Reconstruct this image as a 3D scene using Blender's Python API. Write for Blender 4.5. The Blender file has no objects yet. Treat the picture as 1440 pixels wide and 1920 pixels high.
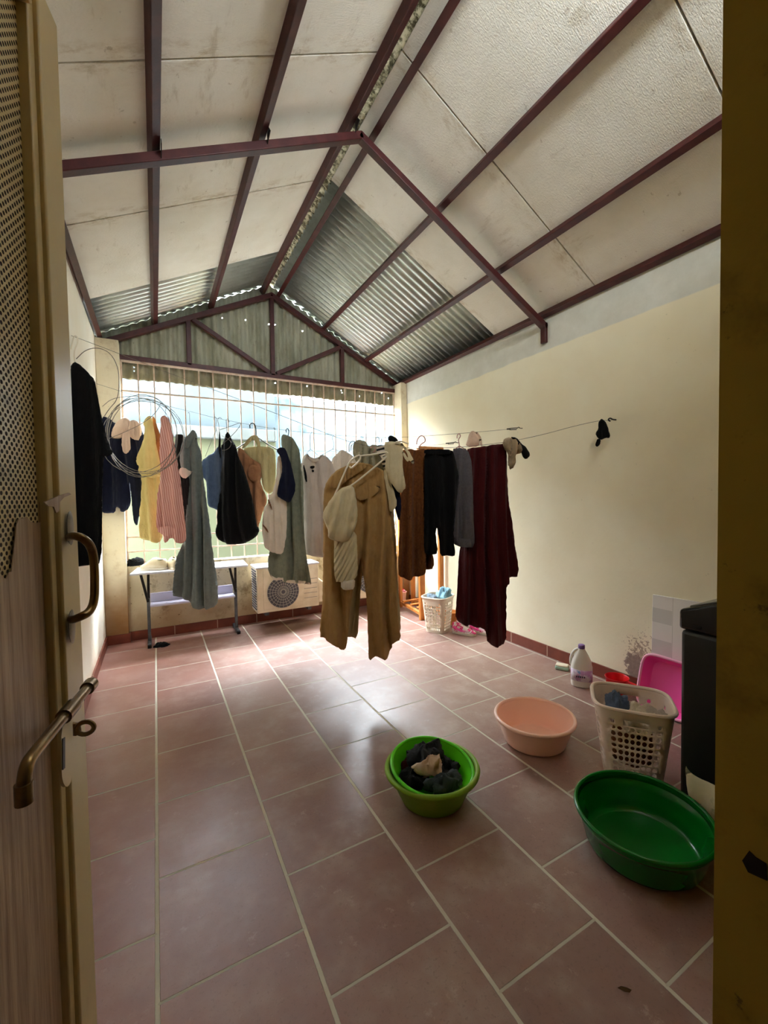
import bpy, bmesh, math, random
import numpy as np
from mathutils import Vector, noise
from mathutils.geometry import delaunay_2d_cdt
random.seed(7)
SC = bpy.context.scene
COL = SC.collection
pi = math.pi

# ------------------------------------------------------------------ camera
FPX, EYE = 790.0, 1.33
RGT = np.array([0.8788577, -0.4768108, -0.0161421])
DWN = np.array([-0.0301975, -0.0218292, -0.9993056])
FWD = np.array([0.4761273, 0.8787349, -0.0335832])
CAM = np.array([0.0, 0.0, EYE])


def ray(p):
    return RGT * ((p[0] - 720) / FPX) + DWN * ((p[1] - 960) / FPX) + FWD


def on_ax(p, ax, val):
    v = ray(p)
    return CAM + v * ((val - CAM[ax]) / v[ax])


def on_x(p, v): return on_ax(p, 0, v)
def on_y(p, v): return on_ax(p, 1, v)
def on_z(p, v): return on_ax(p, 2, v)


def on_pl(p, P, n):
    v = ray(p)
    n = np.array(n, float)
    return CAM + v * (n @ (np.array(P, float) - CAM)) / (n @ v)


cam = bpy.data.objects.new('camera', bpy.data.cameras.new('camera'))
COL.objects.link(cam)
from mathutils import Matrix
cam.matrix_world = Matrix(((RGT[0], -DWN[0], -FWD[0], CAM[0]), (RGT[1], -DWN[1], -FWD[1], CAM[1]),
                           (RGT[2], -DWN[2], -FWD[2], CAM[2]), (0, 0, 0, 1)))
cam.data.sensor_fit = 'VERTICAL'
cam.data.sensor_height = 36
cam.data.sensor_width = 27
cam.data.lens = 36 * FPX / 1920
cam.data.clip_start = 0.02
SC.camera = cam


# ------------------------------------------------------------------ materials
def lin(c):
    return tuple(((v / 255) / 12.92 if v / 255 <= .04045 else ((v / 255 + .055) / 1.055) ** 2.4) for v in c) + (1.0,)


class NT:
    def __init__(s, name):
        s.m = bpy.data.materials.new(name)
        s.m.use_nodes = True
        s.t = s.m.node_tree
        s.b = s.t.nodes['Principled BSDF']

    def n(s, typ, **k):
        nd = s.t.nodes.new(typ)
        for a, v in k.items():
            setattr(nd, a, v)
        return nd

    def put(s, sock, v):
        if v is None:
            return
        if isinstance(v, bpy.types.NodeSocket):
            s.t.links.new(v, sock)
        else:
            sock.default_value = v

    def math(s, op, a, b=None, c=None, clamp=False):
        nd = s.n('ShaderNodeMath', operation=op)
        nd.use_clamp = clamp
        for i, v in enumerate((a, b, c)):
            s.put(nd.inputs[i], v)
        return nd.outputs[0]

    def mix(s, f, a, b):
        nd = s.n('ShaderNodeMix', data_type='RGBA')
        s.put(nd.inputs[0], f)
        s.put(nd.inputs[6], a)
        s.put(nd.inputs[7], b)
        return nd.outputs[2]

    def pos(s):
        g = s.n('ShaderNodeNewGeometry')
        x = s.n('ShaderNodeSeparateXYZ')
        s.t.links.new(g.outputs['Position'], x.inputs[0])
        return g.outputs['Position'], x.outputs[0], x.outputs[1], x.outputs[2]

    def obj(s):
        return s.n('ShaderNodeTexCoord').outputs['Object']

    def noise(s, vec, scale, detail=3, rough=.55, sc3=None):
        if sc3:
            mp = s.n('ShaderNodeMapping')
            s.put(mp.inputs['Vector'], vec)
            mp.inputs['Scale'].default_value = sc3
            vec = mp.outputs[0]
        nd = s.n('ShaderNodeTexNoise')
        s.put(nd.inputs['Vector'], vec)
        nd.inputs['Scale'].default_value = scale
        nd.inputs['Detail'].default_value = detail
        nd.inputs['Roughness'].default_value = rough
        return nd.outputs[0]

    def ramp(s, f, lo, hi):
        nd = s.n('ShaderNodeMapRange')
        s.put(nd.inputs[0], f)
        s.put(nd.inputs[1], lo)
        s.put(nd.inputs[2], hi)
        nd.interpolation_type = 'SMOOTHSTEP'
        return nd.outputs[0]

    def bump(s, h, strength=.3, dist=.01):
        nd = s.n('ShaderNodeBump')
        nd.inputs['Strength'].default_value = strength
        nd.inputs['Distance'].default_value = dist
        s.put(nd.inputs['Height'], h)
        s.put(s.b.inputs['Normal'], nd.outputs[0])

    def done(s, col, rough=.6, metal=0., spec=.4, **k):
        s.put(s.b.inputs['Base Color'], col)
        s.put(s.b.inputs['Roughness'], rough)
        s.b.inputs['Metallic'].default_value = metal
        s.b.inputs['Specular IOR Level'].default_value = spec
        for a, v in k.items():
            s.put(s.b.inputs[a], v)
        return s.m


def simple(name, c, c2=None, rough=.6, scale=8., bump=0., bscale=60., metal=0., spec=.4, lo=.35, hi=.7, sc3=None, **k):
    t = NT(name)
    o = t.obj()
    col = lin(c)
    if c2:
        col = t.mix(t.ramp(t.noise(o, scale, 4, .6, sc3), lo, hi), lin(c), lin(c2))
    if bump:
        t.bump(t.noise(o, bscale, 3), bump, .004)
    return t.done(col, rough, metal, spec, **k)


def fabric(name, c, c2=None, rough=.9, weave=900., bump=.35, scale=14.):
    t = NT(name)
    o = t.obj()
    c2 = tuple(int(a * .55 + b * .45) for a, b in zip(c, c2)) if c2 else tuple(int(v * .9) for v in c)
    col = t.mix(t.ramp(t.noise(o, scale, 4, .6), .35, .7), lin(c), lin(c2))
    h = t.math('ADD', t.noise(o, 45, 4, .6, (1, 1, .35)), t.math('MULTIPLY', t.noise(o, weave, 1), .15))
    h = t.math('ADD', h, t.math('MULTIPLY', t.noise(o, 13, 3, .6, (1, 1, .16)), 2.2))
    t.bump(h, min(1., bump * 1.8), .016)
    m = t.done(col, rough, 0, .15)
    t.b.inputs['Sheen Weight'].default_value = .05
    return m


MT = {}
MT['steel_red'] = simple('maroon_painted_steel', (56, 15, 15), (72, 27, 24), .45, 14, .15, 80)
MT['cream_metal'] = simple('cream_painted_metal', (206, 188, 144), (186, 166, 122), .35, 6, .1, 40, lo=.5, hi=.85)
MT['dark_metal'] = simple('dark_metal', (40, 38, 36), (60, 56, 52), .4, 20, metal=.6)
MT['grey_metal'] = simple('grey_painted_leg', (70, 74, 78), (96, 98, 100), .45, 12, metal=.3)
MT['bronze'] = simple('worn_bronze_metal', (112, 88, 58), (150, 128, 92), .28, 20, .05, metal=.85)
MT['zinc'] = simple('worn_zinc', (150, 142, 128), (120, 110, 96), .4, 30, metal=.6)
MT['black_steel'] = simple('black_lacquered_steel', (24, 25, 26), (34, 34, 34), .35, 3)
MT['black_gloss'] = simple('black_gloss_plastic', (14, 14, 15), None, .18)
MT['grille_paint'] = simple('pinkish_cream_bar_paint', (196, 178, 158), (170, 140, 118), .5, 10)
MT['white_top'] = simple('white_laminate', (204, 204, 210), None, .35)
MT['lilac'] = simple('lilac_laminate', (190, 186, 206), None, .45)
MT['ac_body'] = simple('cream_ac_paint', (226, 214, 190), (206, 190, 160), .5, 5)
MT['wire'] = simple('galvanised_wire', (104, 98, 92), (130, 122, 112), .4, 30, metal=.5)
MT['white_plastic'] = simple('white_plastic', (222, 212, 190), None, .35)
MT['pink_hook'] = simple('dusty_pink_plastic', (176, 128, 120), None, .4)
MT['grey_plastic'] = simple('grey_plastic', (120, 116, 110), None, .4)
MT['wood'] = simple('orange_varnished_wood', (196, 128, 62), (168, 98, 42), .45, 6, .1, 30, sc3=(9, 9, 1))
MT['basket'] = simple('beige_pink_basket_plastic', (250, 232, 222), None, .42)
MT['basket_w'] = simple('ivory_basket_plastic', (226, 214, 194), None, .42)
MT['tub_pink'] = simple('salmon_plastic', (252, 208, 190), None, .35, **{'Subsurface Weight': .0})
MT['tub_green'] = simple('dark_green_plastic', (2, 98, 26), None, .22)
MT['tub_lime'] = simple('lime_plastic', (84, 196, 18), None, .3)
MT['tub_olive'] = simple('worn_yellow_green_plastic', (116, 156, 24), (140, 164, 62), .5, 12, lo=.45, hi=.9)
MT['red_plastic'] = simple('red_plastic', (214, 20, 26), None, .3)
MT['pink_plastic'] = simple('hot_pink_plastic', (244, 90, 178), None, .35)
MT['pale_pink'] = simple('pale_pink_rim_plastic', (246, 176, 206), None, .35)
MT['jug'] = simple('white_jug_plastic', (232, 230, 222), None, .35)
MT['purple'] = simple('purple_cap_plastic', (128, 100, 160), None, .4)
MT['rubber'] = simple('white_sneaker', (206, 192, 160), (188, 172, 138), .6, 14)
MT['lining'] = simple('grey_green_shoe_lining', (120, 122, 96), None, .8)
MT['sole'] = simple('white_sole', (214, 204, 184), None, .5)
MT['black_cloth'] = fabric('black_cloth', (7, 7, 8), (5, 5, 6))
MT['navy'] = fabric('navy_knit', (16, 20, 40), (10, 13, 28))
MT['leaf'] = simple('dry_leaf', (92, 66, 44), None, .8)
MT['conc'] = simple('grey_cement', (150, 148, 142), (120, 118, 112), .9, 4, .3)


# ------------------------------------------------------------------ mesh helpers
class MB:
    def __init__(s):
        s.v, s.f = [], []

    def add(s, vs, fs):
        k = len(s.v)
        s.v += [tuple(float(c) for c in v) for v in vs]
        s.f += [tuple(i + k for i in f) for f in fs]
        return s

    def box(s, c, d, ax=None):
        ax = np.array(ax, float) if ax is not None else np.eye(3)
        c = np.array(c, float)
        vs = []
        for z in (-1, 1):
            for y in (-1, 1):
                for x in (-1, 1):
                    vs.append(c + ax[0] * x * d[0] / 2 + ax[1] * y * d[1] / 2 + ax[2] * z * d[2] / 2)
        return s.add(vs, [(0, 2, 3, 1), (4, 5, 7, 6), (0, 1, 5, 4), (2, 6, 7, 3), (0, 4, 6, 2), (1, 3, 7, 5)])

    def bx(s, x0, x1, y0, y1, z0, z1):
        return s.box(((x0 + x1) / 2, (y0 + y1) / 2, (z0 + z1) / 2), (x1 - x0, y1 - y0, z1 - z0))

    def beam(s, p0, p1, w, h, up=(0, 0, 1)):
        p0, p1 = np.array(p0, float), np.array(p1, float)
        d = p1 - p0
        L = np.linalg.norm(d)
        d /= L
        sd = np.cross(d, up)
        sd /= np.linalg.norm(sd)
        u = np.cross(sd, d)
        return s.box((p0 + p1) / 2, (L, w, h), (d, sd, u))

    def tube(s, pts, r, n=8, closed=False, caps=True):
        P = [np.array(p, float) for p in pts]
        m = len(P)
        rs = r if hasattr(r, '__len__') else [r] * m
        T = []
        for i in range(m):
            a = P[(i - 1) % m] if (closed or i > 0) else P[i]
            b = P[(i + 1) % m] if (closed or i < m - 1) else P[i]
            t = b - a
            T.append(t / (np.linalg.norm(t) + 1e-12))
        u = np.cross(T[0], (0, 0, 1.))
        if np.linalg.norm(u) < .1:
            u = np.cross(T[0], (1., 0, 0))
        vs = []
        for i in range(m):
            u = u - T[i] * (u @ T[i])
            u /= np.linalg.norm(u) + 1e-12
            w = np.cross(T[i], u)
            for k in range(n):
                a = 2 * pi * k / n
                vs.append(P[i] + rs[i] * (u * math.cos(a) + w * math.sin(a)))
        fs = []
        for i in range(m if closed else m - 1):
            j = (i + 1) % m
            for k in range(n):
                l = (k + 1) % n
                fs.append((i * n + k, i * n + l, j * n + l, j * n + k))
        if caps and not closed:
            fs.append(tuple(range(n - 1, -1, -1)))
            fs.append(tuple((m - 1) * n + k for k in range(n)))
        return s.add(vs, fs)

    def lathe(s, prof, c, n=64, sx=1., sy=1., power=2., rot=0., ax=None, closed_ends=(True, True)):
        """prof [(r,z)] swept round c; superellipse section; ax an optional 3x3 frame"""
        c = np.array(c, float)
        ax = np.array(ax, float) if ax is not None else np.eye(3)
        vs = []
        for r, z in prof:
            for k in range(n):
                a = 2 * pi * k / n
                ca, sa = math.cos(a), math.sin(a)
                x = math.copysign(abs(ca) ** (2 / power), ca) * r * sx
                y = math.copysign(abs(sa) ** (2 / power), sa) * r * sy
                X = x * math.cos(rot) - y * math.sin(rot)
                Y = x * math.sin(rot) + y * math.cos(rot)
                vs.append(c + ax[0] * X + ax[1] * Y + ax[2] * z)
        fs = []
        m = len(prof)
        for i in range(m - 1):
            for k in range(n):
                l = (k + 1) % n
                fs.append((i * n + k, i * n + l, (i + 1) * n + l, (i + 1) * n + k))
        if closed_ends[0]:
            fs.append(tuple(range(n - 1, -1, -1)))
        if closed_ends[1]:
            fs.append(tuple((m - 1) * n + k for k in range(n)))
        return s.add(vs, fs)

    def prism(s, poly, d):
        """closed polygon of 3D points pushed along vector d"""
        n = len(poly)
        d = np.array(d, float)
        vs = [np.array(p, float) for p in poly] + [np.array(p, float) + d for p in poly]
        fs = [tuple(range(n - 1, -1, -1)), tuple(range(n, 2 * n))]
        fs += [(i, (i + 1) % n, (i + 1) % n + n, i + n) for i in range(n)]
        return s.add(vs, fs)

    def build(s, name, mat, parent=None, loc=None, smooth=True, bevel=0., sharp=38, solid=0., recalc=True):
        me = bpy.data.meshes.new(name)
        if loc is None:
            loc = wloc(parent) if parent else (0, 0, 0)
        L = np.array(loc, float)
        me.from_pydata([tuple(np.array(v) - L) for v in s.v], [], s.f)
        if recalc:
            bm = bmesh.new()
            bm.from_mesh(me)
            bmesh.ops.recalc_face_normals(bm, faces=bm.faces)
            bm.to_mesh(me)
            bm.free()
        me.materials.append(mat)
        o = bpy.data.objects.new(name, me)
        COL.objects.link(o)
        if parent:
            o.parent = parent
            o.location = Vector(tuple(L - np.array(wloc(parent))))
        else:
            o.location = tuple(L)
        if bevel:
            b = o.modifiers.new('b', 'BEVEL')
            b.width = bevel
            b.segments = 2
            b.limit_method = 'ANGLE'
        if solid:
            sd = o.modifiers.new('s', 'SOLIDIFY')
            sd.thickness = solid
            sd.offset = 0
        if smooth:
            me.shade_smooth()
            me.set_sharp_from_angle(angle=math.radians(sharp))
        return o


def wloc(o):
    v = np.zeros(3)
    while o:
        v += np.array(o.location)
        o = o.parent
    return v


def tag(o, label, cat, group=None, kind=None):
    o['label'] = label
    o['category'] = cat
    if group:
        o['group'] = group
    if kind:
        o['kind'] = kind
    return o


def thing(name, label, cat, loc, group=None):
    o = bpy.data.objects.new(name, None)
    o.empty_display_size = .05
    COL.objects.link(o)
    o.location = tuple(float(v) for v in loc)
    return tag(o, label, cat, group)


def struct(mb, name, mat, **k):
    o = mb.build(name, mat, **k)
    o['kind'] = 'structure'
    return o


def smooth_path(pts, it=2, closed=False):
    P = [np.array(p, float) for p in pts]
    for _ in range(it):
        Q = []
        n = len(P)
        for i in range(n if closed else n - 1):
            a, b = P[i], P[(i + 1) % n]
            Q += [a * .75 + b * .25, a * .25 + b * .75]
        if not closed:
            Q = [P[0]] + Q + [P[-1]]
        P = Q
    return P


# ------------------------------------------------------------------ setting
XL, XR, YB, YF = -0.44, 2.82, 4.68, 0.235
RX, KL, KR = 1.19, 0.502, 0.546


def roofz(x, z0=3.69): return z0 - (KR if x > RX else KL) * abs(x - RX)


# floor
t = NT('red_clay_floor_tiles')
P, X, Y, Z = t.pos()
W_, L_ = 0.4025, 0.4185
u = t.math('DIVIDE', t.math('ADD', X, 0.035), W_)
cu = t.math('FLOOR', u)
fu = t.math('SUBTRACT', u, cu)
par = t.math('PINGPONG', cu, 1.0)
v = t.math('ADD', t.math('DIVIDE', t.math('SUBTRACT', Y, 1.236), L_), t.math('MULTIPLY', par, 0.5))
cv = t.math('FLOOR', v)
fv = t.math('SUBTRACT', v, cv)
du = t.math('MULTIPLY', t.math('SUBTRACT', .5, t.math('ABSOLUTE', t.math('SUBTRACT', fu, .5))), W_)
dv = t.math('MULTIPLY', t.math('SUBTRACT', .5, t.math('ABSOLUTE', t.math('SUBTRACT', fv, .5))), L_)
dd = t.math('ADD', t.math('MINIMUM', du, t.math('MULTIPLY', dv, 1.45)), t.math('MULTIPLY', t.math('SUBTRACT', t.noise(P, 60, 2), .5), .002))
gm = t.ramp(dd, .0050, .0072)
cmb = t.n('ShaderNodeCombineXYZ')
t.put(cmb.inputs[0], cu)
t.put(cmb.inputs[1], cv)
wn = t.n('ShaderNodeTexWhiteNoise')
t.put(wn.inputs['Vector'], cmb.outputs[0])
base = t.mix(wn.outputs['Value'], lin((144, 110, 100)), lin((126, 93, 84)))
base = t.mix(t.math('MULTIPLY', t.ramp(t.noise(P, 5, 6, .7), .42, .72), .8), base, lin((160, 138, 127)))
base = t.mix(t.math('MULTIPLY', t.ramp(t.noise(P, 80, 4, .75), .5, .72), .5), base, lin((96, 66, 56)))
spk = t.math('MULTIPLY', t.ramp(t.noise(P, 11, 7, .8), .58, .68), .45)
base = t.mix(spk, base, lin((182, 160, 146)))
red = t.math('MULTIPLY', t.ramp(X, .75, -.3), .45)
base = t.mix(red, base, lin((156, 98, 84)))
grt = t.mix(t.noise(P, 12), lin((206, 200, 182)), lin((182, 175, 158)))
grt = t.mix(t.math('MULTIPLY', t.math('LESS_THAN', dv, du), .2), grt, lin((112, 102, 90)))
col = t.mix(gm, grt, base)
h = t.math('ADD', t.math('MULTIPLY', gm, 1.0), t.math('MULTIPLY', t.noise(P, 90, 4), .12))
t.bump(h, .6, .004)
rg = t.math('ADD', t.math('MULTIPLY', t.noise(P, 7, 4), .22), .26)
floor_m = t.done(col, t.math('ADD', t.math('MULTIPLY', gm, t.math('SUBTRACT', rg, .9)), .9), 0, .7)
fl = MB().bx(-1.2, 2.97, -2.2, 4.80, -.1, 0)
struct(fl, 'floor', floor_m, smooth=False)


# walls
def wallmat(name, a, b, dirt=None, band=None, patch=None, floorgrime=None, bump=.25, top=None):
    t = NT(name)
    P, X, Y, Z = t.pos()
    col = t.mix(t.ramp(t.noise(P, 1.3, 5, .6), .35, .7), lin(a), lin(b))
    col = t.mix(t.math('MULTIPLY', t.ramp(t.noise(P, 22, 4, .7), .66, .74), .35), col, lin(tuple(int(q * .72) for q in b)))
    hh = t.noise(P, 35, 4, .6)
    if dirt:
        col = t.mix(t.math('MULTIPLY', t.ramp(t.noise(P, 5.5, 6, .7), .5, .72), dirt[1]), col, lin(dirt[0]))
        col = t.mix(t.math('MULTIPLY', t.ramp(t.noise(P, 30, 5, .7), .63, .7), dirt[1]), col, lin((70, 54, 36)))
    if floorgrime:
        gz = t.math('ADD', Z, t.math('MULTIPLY', t.math('SUBTRACT', t.noise(P, 4, 4), .5), .5))
        col = t.mix(t.math('MULTIPLY', t.ramp(gz, floorgrime[1], .05), floorgrime[2]), col, lin(floorgrime[0]))
    if band:
        zz = t.math('ADD', Z, t.math('MULTIPLY', t.math('SUBTRACT', t.noise(P, 3, 3), .5), .035))
        col = t.mix(t.ramp(zz, 2.495, 2.51), col, t.mix(t.noise(P, 6, 5, .7), lin((222, 222, 212)), lin((186, 184, 170))))
    if patch:
        y = t.math('DIVIDE', t.math('SUBTRACT', Y, 1.665), .075)
        z = t.math('DIVIDE', t.math('SUBTRACT', Z, .155), .12)
        r = t.math('SQRT', t.math('ADD', t.math('MULTIPLY', y, y), t.math('MULTIPLY', z, z)))
        r = t.math('ADD', r, t.math('MULTIPLY', t.math('SUBTRACT', t.noise(P, 26, 6, .7), .5), 3.2))
        pm = t.ramp(r, 1.0, .8)
        y2 = t.math('DIVIDE', t.math('SUBTRACT', Y, 1.64), .12)
        z2 = t.math('DIVIDE', t.math('SUBTRACT', Z, .27), .16)
        r2 = t.math('ADD', t.math('SQRT', t.math('ADD', t.math('MULTIPLY', y2, y2), t.math('MULTIPLY', z2, z2))),
                    t.math('MULTIPLY', t.math('SUBTRACT', t.noise(P, 50, 5, .7), .5), 5.5))
        pm2 = t.math('MULTIPLY', t.ramp(r2, .45, .2), .7)
        col = t.mix(pm2, col, lin((120, 96, 78)))
        col = t.mix(pm, col, t.mix(t.noise(P, 60, 4, .7), lin((112, 98, 90)), lin((168, 152, 140))))
        hh = t.math('SUBTRACT', hh, t.math('MULTIPLY', pm, 1.5))
    t.bump(hh, bump, .004)
    return t.done(col, .82, 0, .2)


m_right = wallmat('cream_wall_paint', (235, 229, 204), (228, 219, 190), band=True, patch=True)
m_left = wallmat('cream_wall_paint_light', (244, 240, 226), (238, 230, 210), floorgrime=((206, 170, 140), .18, .5))
m_back = wallmat('grimy_cream_wall', (216, 206, 178), (206, 192, 158), dirt=((126, 104, 74), .9), floorgrime=((140, 98, 52), .4, .55))
m_col = wallmat('column_cream', (232, 223, 196), (222, 210, 178), dirt=((186, 160, 116), .5), floorgrime=((140, 96, 46), .85, .95))
m_jamb = wallmat('mustard_wall', (184, 156, 66), (168, 140, 54), dirt=((120, 88, 36), .6))
m_hall = simple('hall_wall_paint', (150, 128, 84), (140, 118, 76), .85, 2)

struct(MB().bx(XR, XR + .15, .05, 4.9, 0, 2.79), 'wall_right', m_right, smooth=False)
struct(MB().bx(XL - .15, XL, .05, 4.9, 0, 2.84), 'wall_left', m_left, smooth=False)
struct(MB().bx(XL, XR, YB, 4.80, 0, .715), 'wall_back', m_back, bevel=.006)
struct(MB().bx(XL, -.256, 4.635, 4.765, 0, 2.83), 'column_left', m_col, bevel=.006)
struct(MB().bx(2.735, XR, 4.55, 4.765, 0, 2.77), 'column_right', m_col, bevel=.006)
fw = MB().bx(XL, -.30, .05, YF, 0, 2.15).bx(.55, XR, .05, YF, 0, 2.15)
fw.bx(XL, XR, .05, YF, 2.15, 2.55)
pol = [(XL, .05, 2.55), (XR, .05, 2.55), (XR, .05, roofz(XR, 3.64)), (RX + .54, .05, roofz(RX + .54, 3.64)), (RX + .54, .05, 3.27), (RX - .54, .05, 3.27), (RX - .54, .05, roofz(RX - .54, 3.64)), (XL, .05, roofz(XL, 3.64))]
fw.prism(pol, (0, YF - .05, 0))   # unseen opening added under the ridge to let fill daylight into the near half
struct(fw, 'wall_front', m_jamb, smooth=False)
hw = MB().bx(-1.2, -1.05, -2.2, .05, 0, 2.5).bx(1.5, 1.65, -2.2, .05, 0, 2.5).bx(-1.2, 1.65, -2.35, -2.2, 0, 2.5)  # unseen hall box behind the camera, added so sky light stays out
hw.bx(-1.2, XL, .0, .05, 0, 2.5)
struct(hw, 'wall_hall_light_block', m_hall, smooth=False)
struct(MB().bx(-1.2, 3.0, -2.35, .05, 2.5, 2.54), 'ceiling_hall_light_block', MT['white_top'], smooth=False)  # unseen roof of the added hall box, white so it bounces light upward

# dark broken chip in the jamb corner
cp = [on_x(p, .551) for p in ((1393, 1612), (1406, 1594), (1418, 1606), (1438, 1618), (1440, 1650), (1428, 1645), (1404, 1634))]
o = MB().prism(cp, (-.002, 0, 0)).build('plaster_chip', simple('dark_hole', (38, 26, 14), (20, 14, 8), .9, 30), loc=cp[0])
tag(o, 'dark chipped patch of plaster on the mustard door jamb', 'wall damage')

# skirting tiles
t = NT('red_skirting_tiles')
P, X, Y, Z = t.pos()
s_ = t.math('ADD', X, Y)
fr = t.math('FRACT', t.math('DIVIDE', s_, .40))
g_ = t.ramp(t.math('ABSOLUTE', t.math('SUBTRACT', fr, .5)), .487, .492)
col = t.mix(t.ramp(t.noise(P, 8, 4), .3, .7), lin((122, 62, 46)), lin((104, 50, 38)))
sk_m = t.done(t.mix(g_, col, lin((170, 150, 130))), .4)
struct(MB().bx(-.256, 2.735, YB - .012, YB, 0, .088), 'baseboard_back', sk_m, smooth=False)
struct(MB().bx(XR - .012, XR, .4, 4.55, 0, .088), 'baseboard_right', sk_m, smooth=False)
struct(MB().bx(XL, XL + .012, .4, 4.635, 0, .088), 'baseboard_left', sk_m, smooth=False)
struct(MB().bx(XL, -.244, 4.623, 4.635, 0, .088).bx(-.256, -.244, 4.635, YB, 0, .088), 'baseboard_column', sk_m, smooth=False)

# roof: corrugated sheet
t = NT('galvanised_corrugated_sheet')
P, X, Y, Z = t.pos()
col = t.mix(t.ramp(t.noise(P, 2.5, 5, .65), .35, .7), lin((206, 212, 208)), lin((180, 186, 178)))
col = t.mix(t.math('MULTIPLY', t.ramp(t.noise(P, 40, 4, .7), .62, .72), .4), col, lin((96, 92, 80)))
sheet_m = t.done(col, .38, .75, .4)


def corrugated(xa, xb, y0, y1, z0, period=.0765, amp=.016, sub=10):
    mb = MB()
    ny = int((y1 - y0) / period * sub)
    vs, fs = [], []
    for i in range(ny + 1):
        y = y0 + (y1 - y0) * i / ny
        dz = amp * math.sin(2 * pi * (y - y0) / period)
        for x in (xa, xb):
            vs.append((x, y, roofz(x, z0) + dz))
    for i in range(ny):
        fs.append((2 * i, 2 * i + 1, 2 * i + 3, 2 * i + 2))
    return mb.add(vs, fs)


cl = corrugated(XL - .3, RX - .045, .0, 4.88, 3.74)
struct(cl, 'ceiling_sheet_left', sheet_m, solid=.002, sharp=80, recalc=False)
cr = corrugated(RX + .045, XR + .3, .0, 4.88, 3.74)
struct(cr, 'ceiling_sheet_right', sheet_m, solid=.002, sharp=80, recalc=False)
# mossy ridge cap, corrugated too
t = NT('mossy_ridge_cap')
P, X, Y, Z = t.pos()
col = t.mix(t.ramp(t.noise(P, 25, 6, .75), .42, .58), lin((196, 184, 150)), lin((72, 64, 40)))
cap_m = t.done(col, .9, 0, .2)
cap = corrugated(RX - .16, RX, .0, 4.88, 3.765, amp=.008)
k = corrugated(RX, RX + .16, .0, 4.88, 3.765, amp=.008)
cap.add(k.v, k.f)
struct(cap, 'ceiling_ridge', cap_m, solid=.003, sharp=80, recalc=False)

# foam insulation boards
t = NT('stained_white_foam')
P, X, Y, Z = t.pos()
col = t.mix(t.ramp(t.noise(P, 2.2, 5, .6), .3, .75), lin((236, 233, 224)), lin((222, 217, 204)))
fy = t.math('FRACT', t.math('ADD', Y, .02))
seam = t.math('ABSOLUTE', t.math('SUBTRACT', fy, .995))
seam = t.math('MINIMUM', seam, t.math('SUBTRACT', 1.0, seam))
sm = t.math('MULTIPLY', t.ramp(seam, .13, .0), t.ramp(t.noise(P, 7, 6, .75, (1, 2.2, 1)), .45, .7))
col = t.mix(t.math('MULTIPLY', sm, .6), col, lin((164, 140, 98)))
sp = t.ramp(t.noise(P, 4.2, 6, .7, (2.2, .7, 2.2)), .58, .74)
col = t.mix(t.math('MULTIPLY', sp, .45), col, lin((168, 152, 124)))
sp2 = t.ramp(t.noise(P, 16, 4, .65), .67, .72)
col = t.mix(t.math('MULTIPLY', sp2, .35), col, lin((130, 108, 80)))
t.bump(t.math('ADD', t.noise(P, 120, 3, .6, (.5, 1.6, 1)), t.math('MULTIPLY', t.noise(P, 9, 3), .8)), .5, .006)
foam_m = t.done(col, .85, 0, .2)


def board(x0, x1, y0, y1, tilt=0.):
    """foam board on the slope; x0 nearer the ridge"""
    d = np.array([x1 - x0, 0, roofz(x1) - roofz(x0)])
    n = np.array([d[2], 0, -d[0]])
    n /= np.linalg.norm(n)
    if n[2] < 0:
        n = -n
    a = np.array([x0, 0, roofz(x0)])
    b = a + d
    q = [a + (0, y0, 0), b + (0, y0, 0), b + (0, y1, 0), a + (0, y1, 0)]
    return MB().prism(q, n * .028)


g = .004
for i, (y0, y1) in enumerate(((.06, .985), (.985, 1.985), (1.985, 2.98), (2.98, 3.965))):
    xr_ = RX - .025 if y1 < 3 else RX - .075
    struct(board(xr_, XL - .12, y0 + g, y1 - g), 'ceiling', foam_m, smooth=False, bevel=.003)
for i, (y0, y1) in enumerate(((.06, .972), (.972, 1.955), (1.955, 2.975))):
    struct(board(RX + .02, XR + .14, y0 + g, y1 - g), 'ceiling', foam_m, smooth=False, bevel=.003)

# purlins
PUR = [(-.41, 'dark red purlin along the top of the left wall'), (.045, 'dark red purlin on the left roof slope, next above the left wall one'),
       (.57, 'dark red purlin halfway up the left roof slope'), (1.105, 'dark red purlin just left of the ridge'),
       (1.28, 'dark red purlin just right of the ridge'), (1.797, 'dark red purlin halfway up the right roof slope'),
       (2.34, 'dark red purlin on the right roof slope, next above the right wall one'), (2.797, 'dark red purlin lying along the top of the cream right wall')]
for x, lab in PUR:
    s = 1 if x > RX else -1
    ax = np.array([1, 0, -(KR if s > 0 else KL) * s])
    ax /= np.linalg.norm(ax)
    upv = np.cross(ax, (0, 1, 0))
    if upv[2] < 0:
        upv = -upv
    zc = roofz(x) - .028
    mb = MB().box((x, 2.46, zc), (.042, 4.86, .05), (ax, (0, 1, 0), upv))
    o = mb.build('roof_purlin', MT['steel_red'], loc=(x, .05, zc), bevel=.004)
    tag(o, lab, 'roof beam', 'steel purlins under the roof')


# trusses
def clip_(x, y, s):
    z = roofz(x) - .03
    return MB().prism([(x + s * .03, y - .07, z - .04), (x + s * .03, y - .005, z - .065), (x + s * .03, y - .005, z + .0), (x + s * .03, y - .03, z + .01)], (s * .004, 0, 0))


def chord(a, b, y, w=.05, h=.055):
    return MB().beam((a[0], y, a[1]), (b[0], y, b[1]), w, h, (0, 1, 0))


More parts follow.
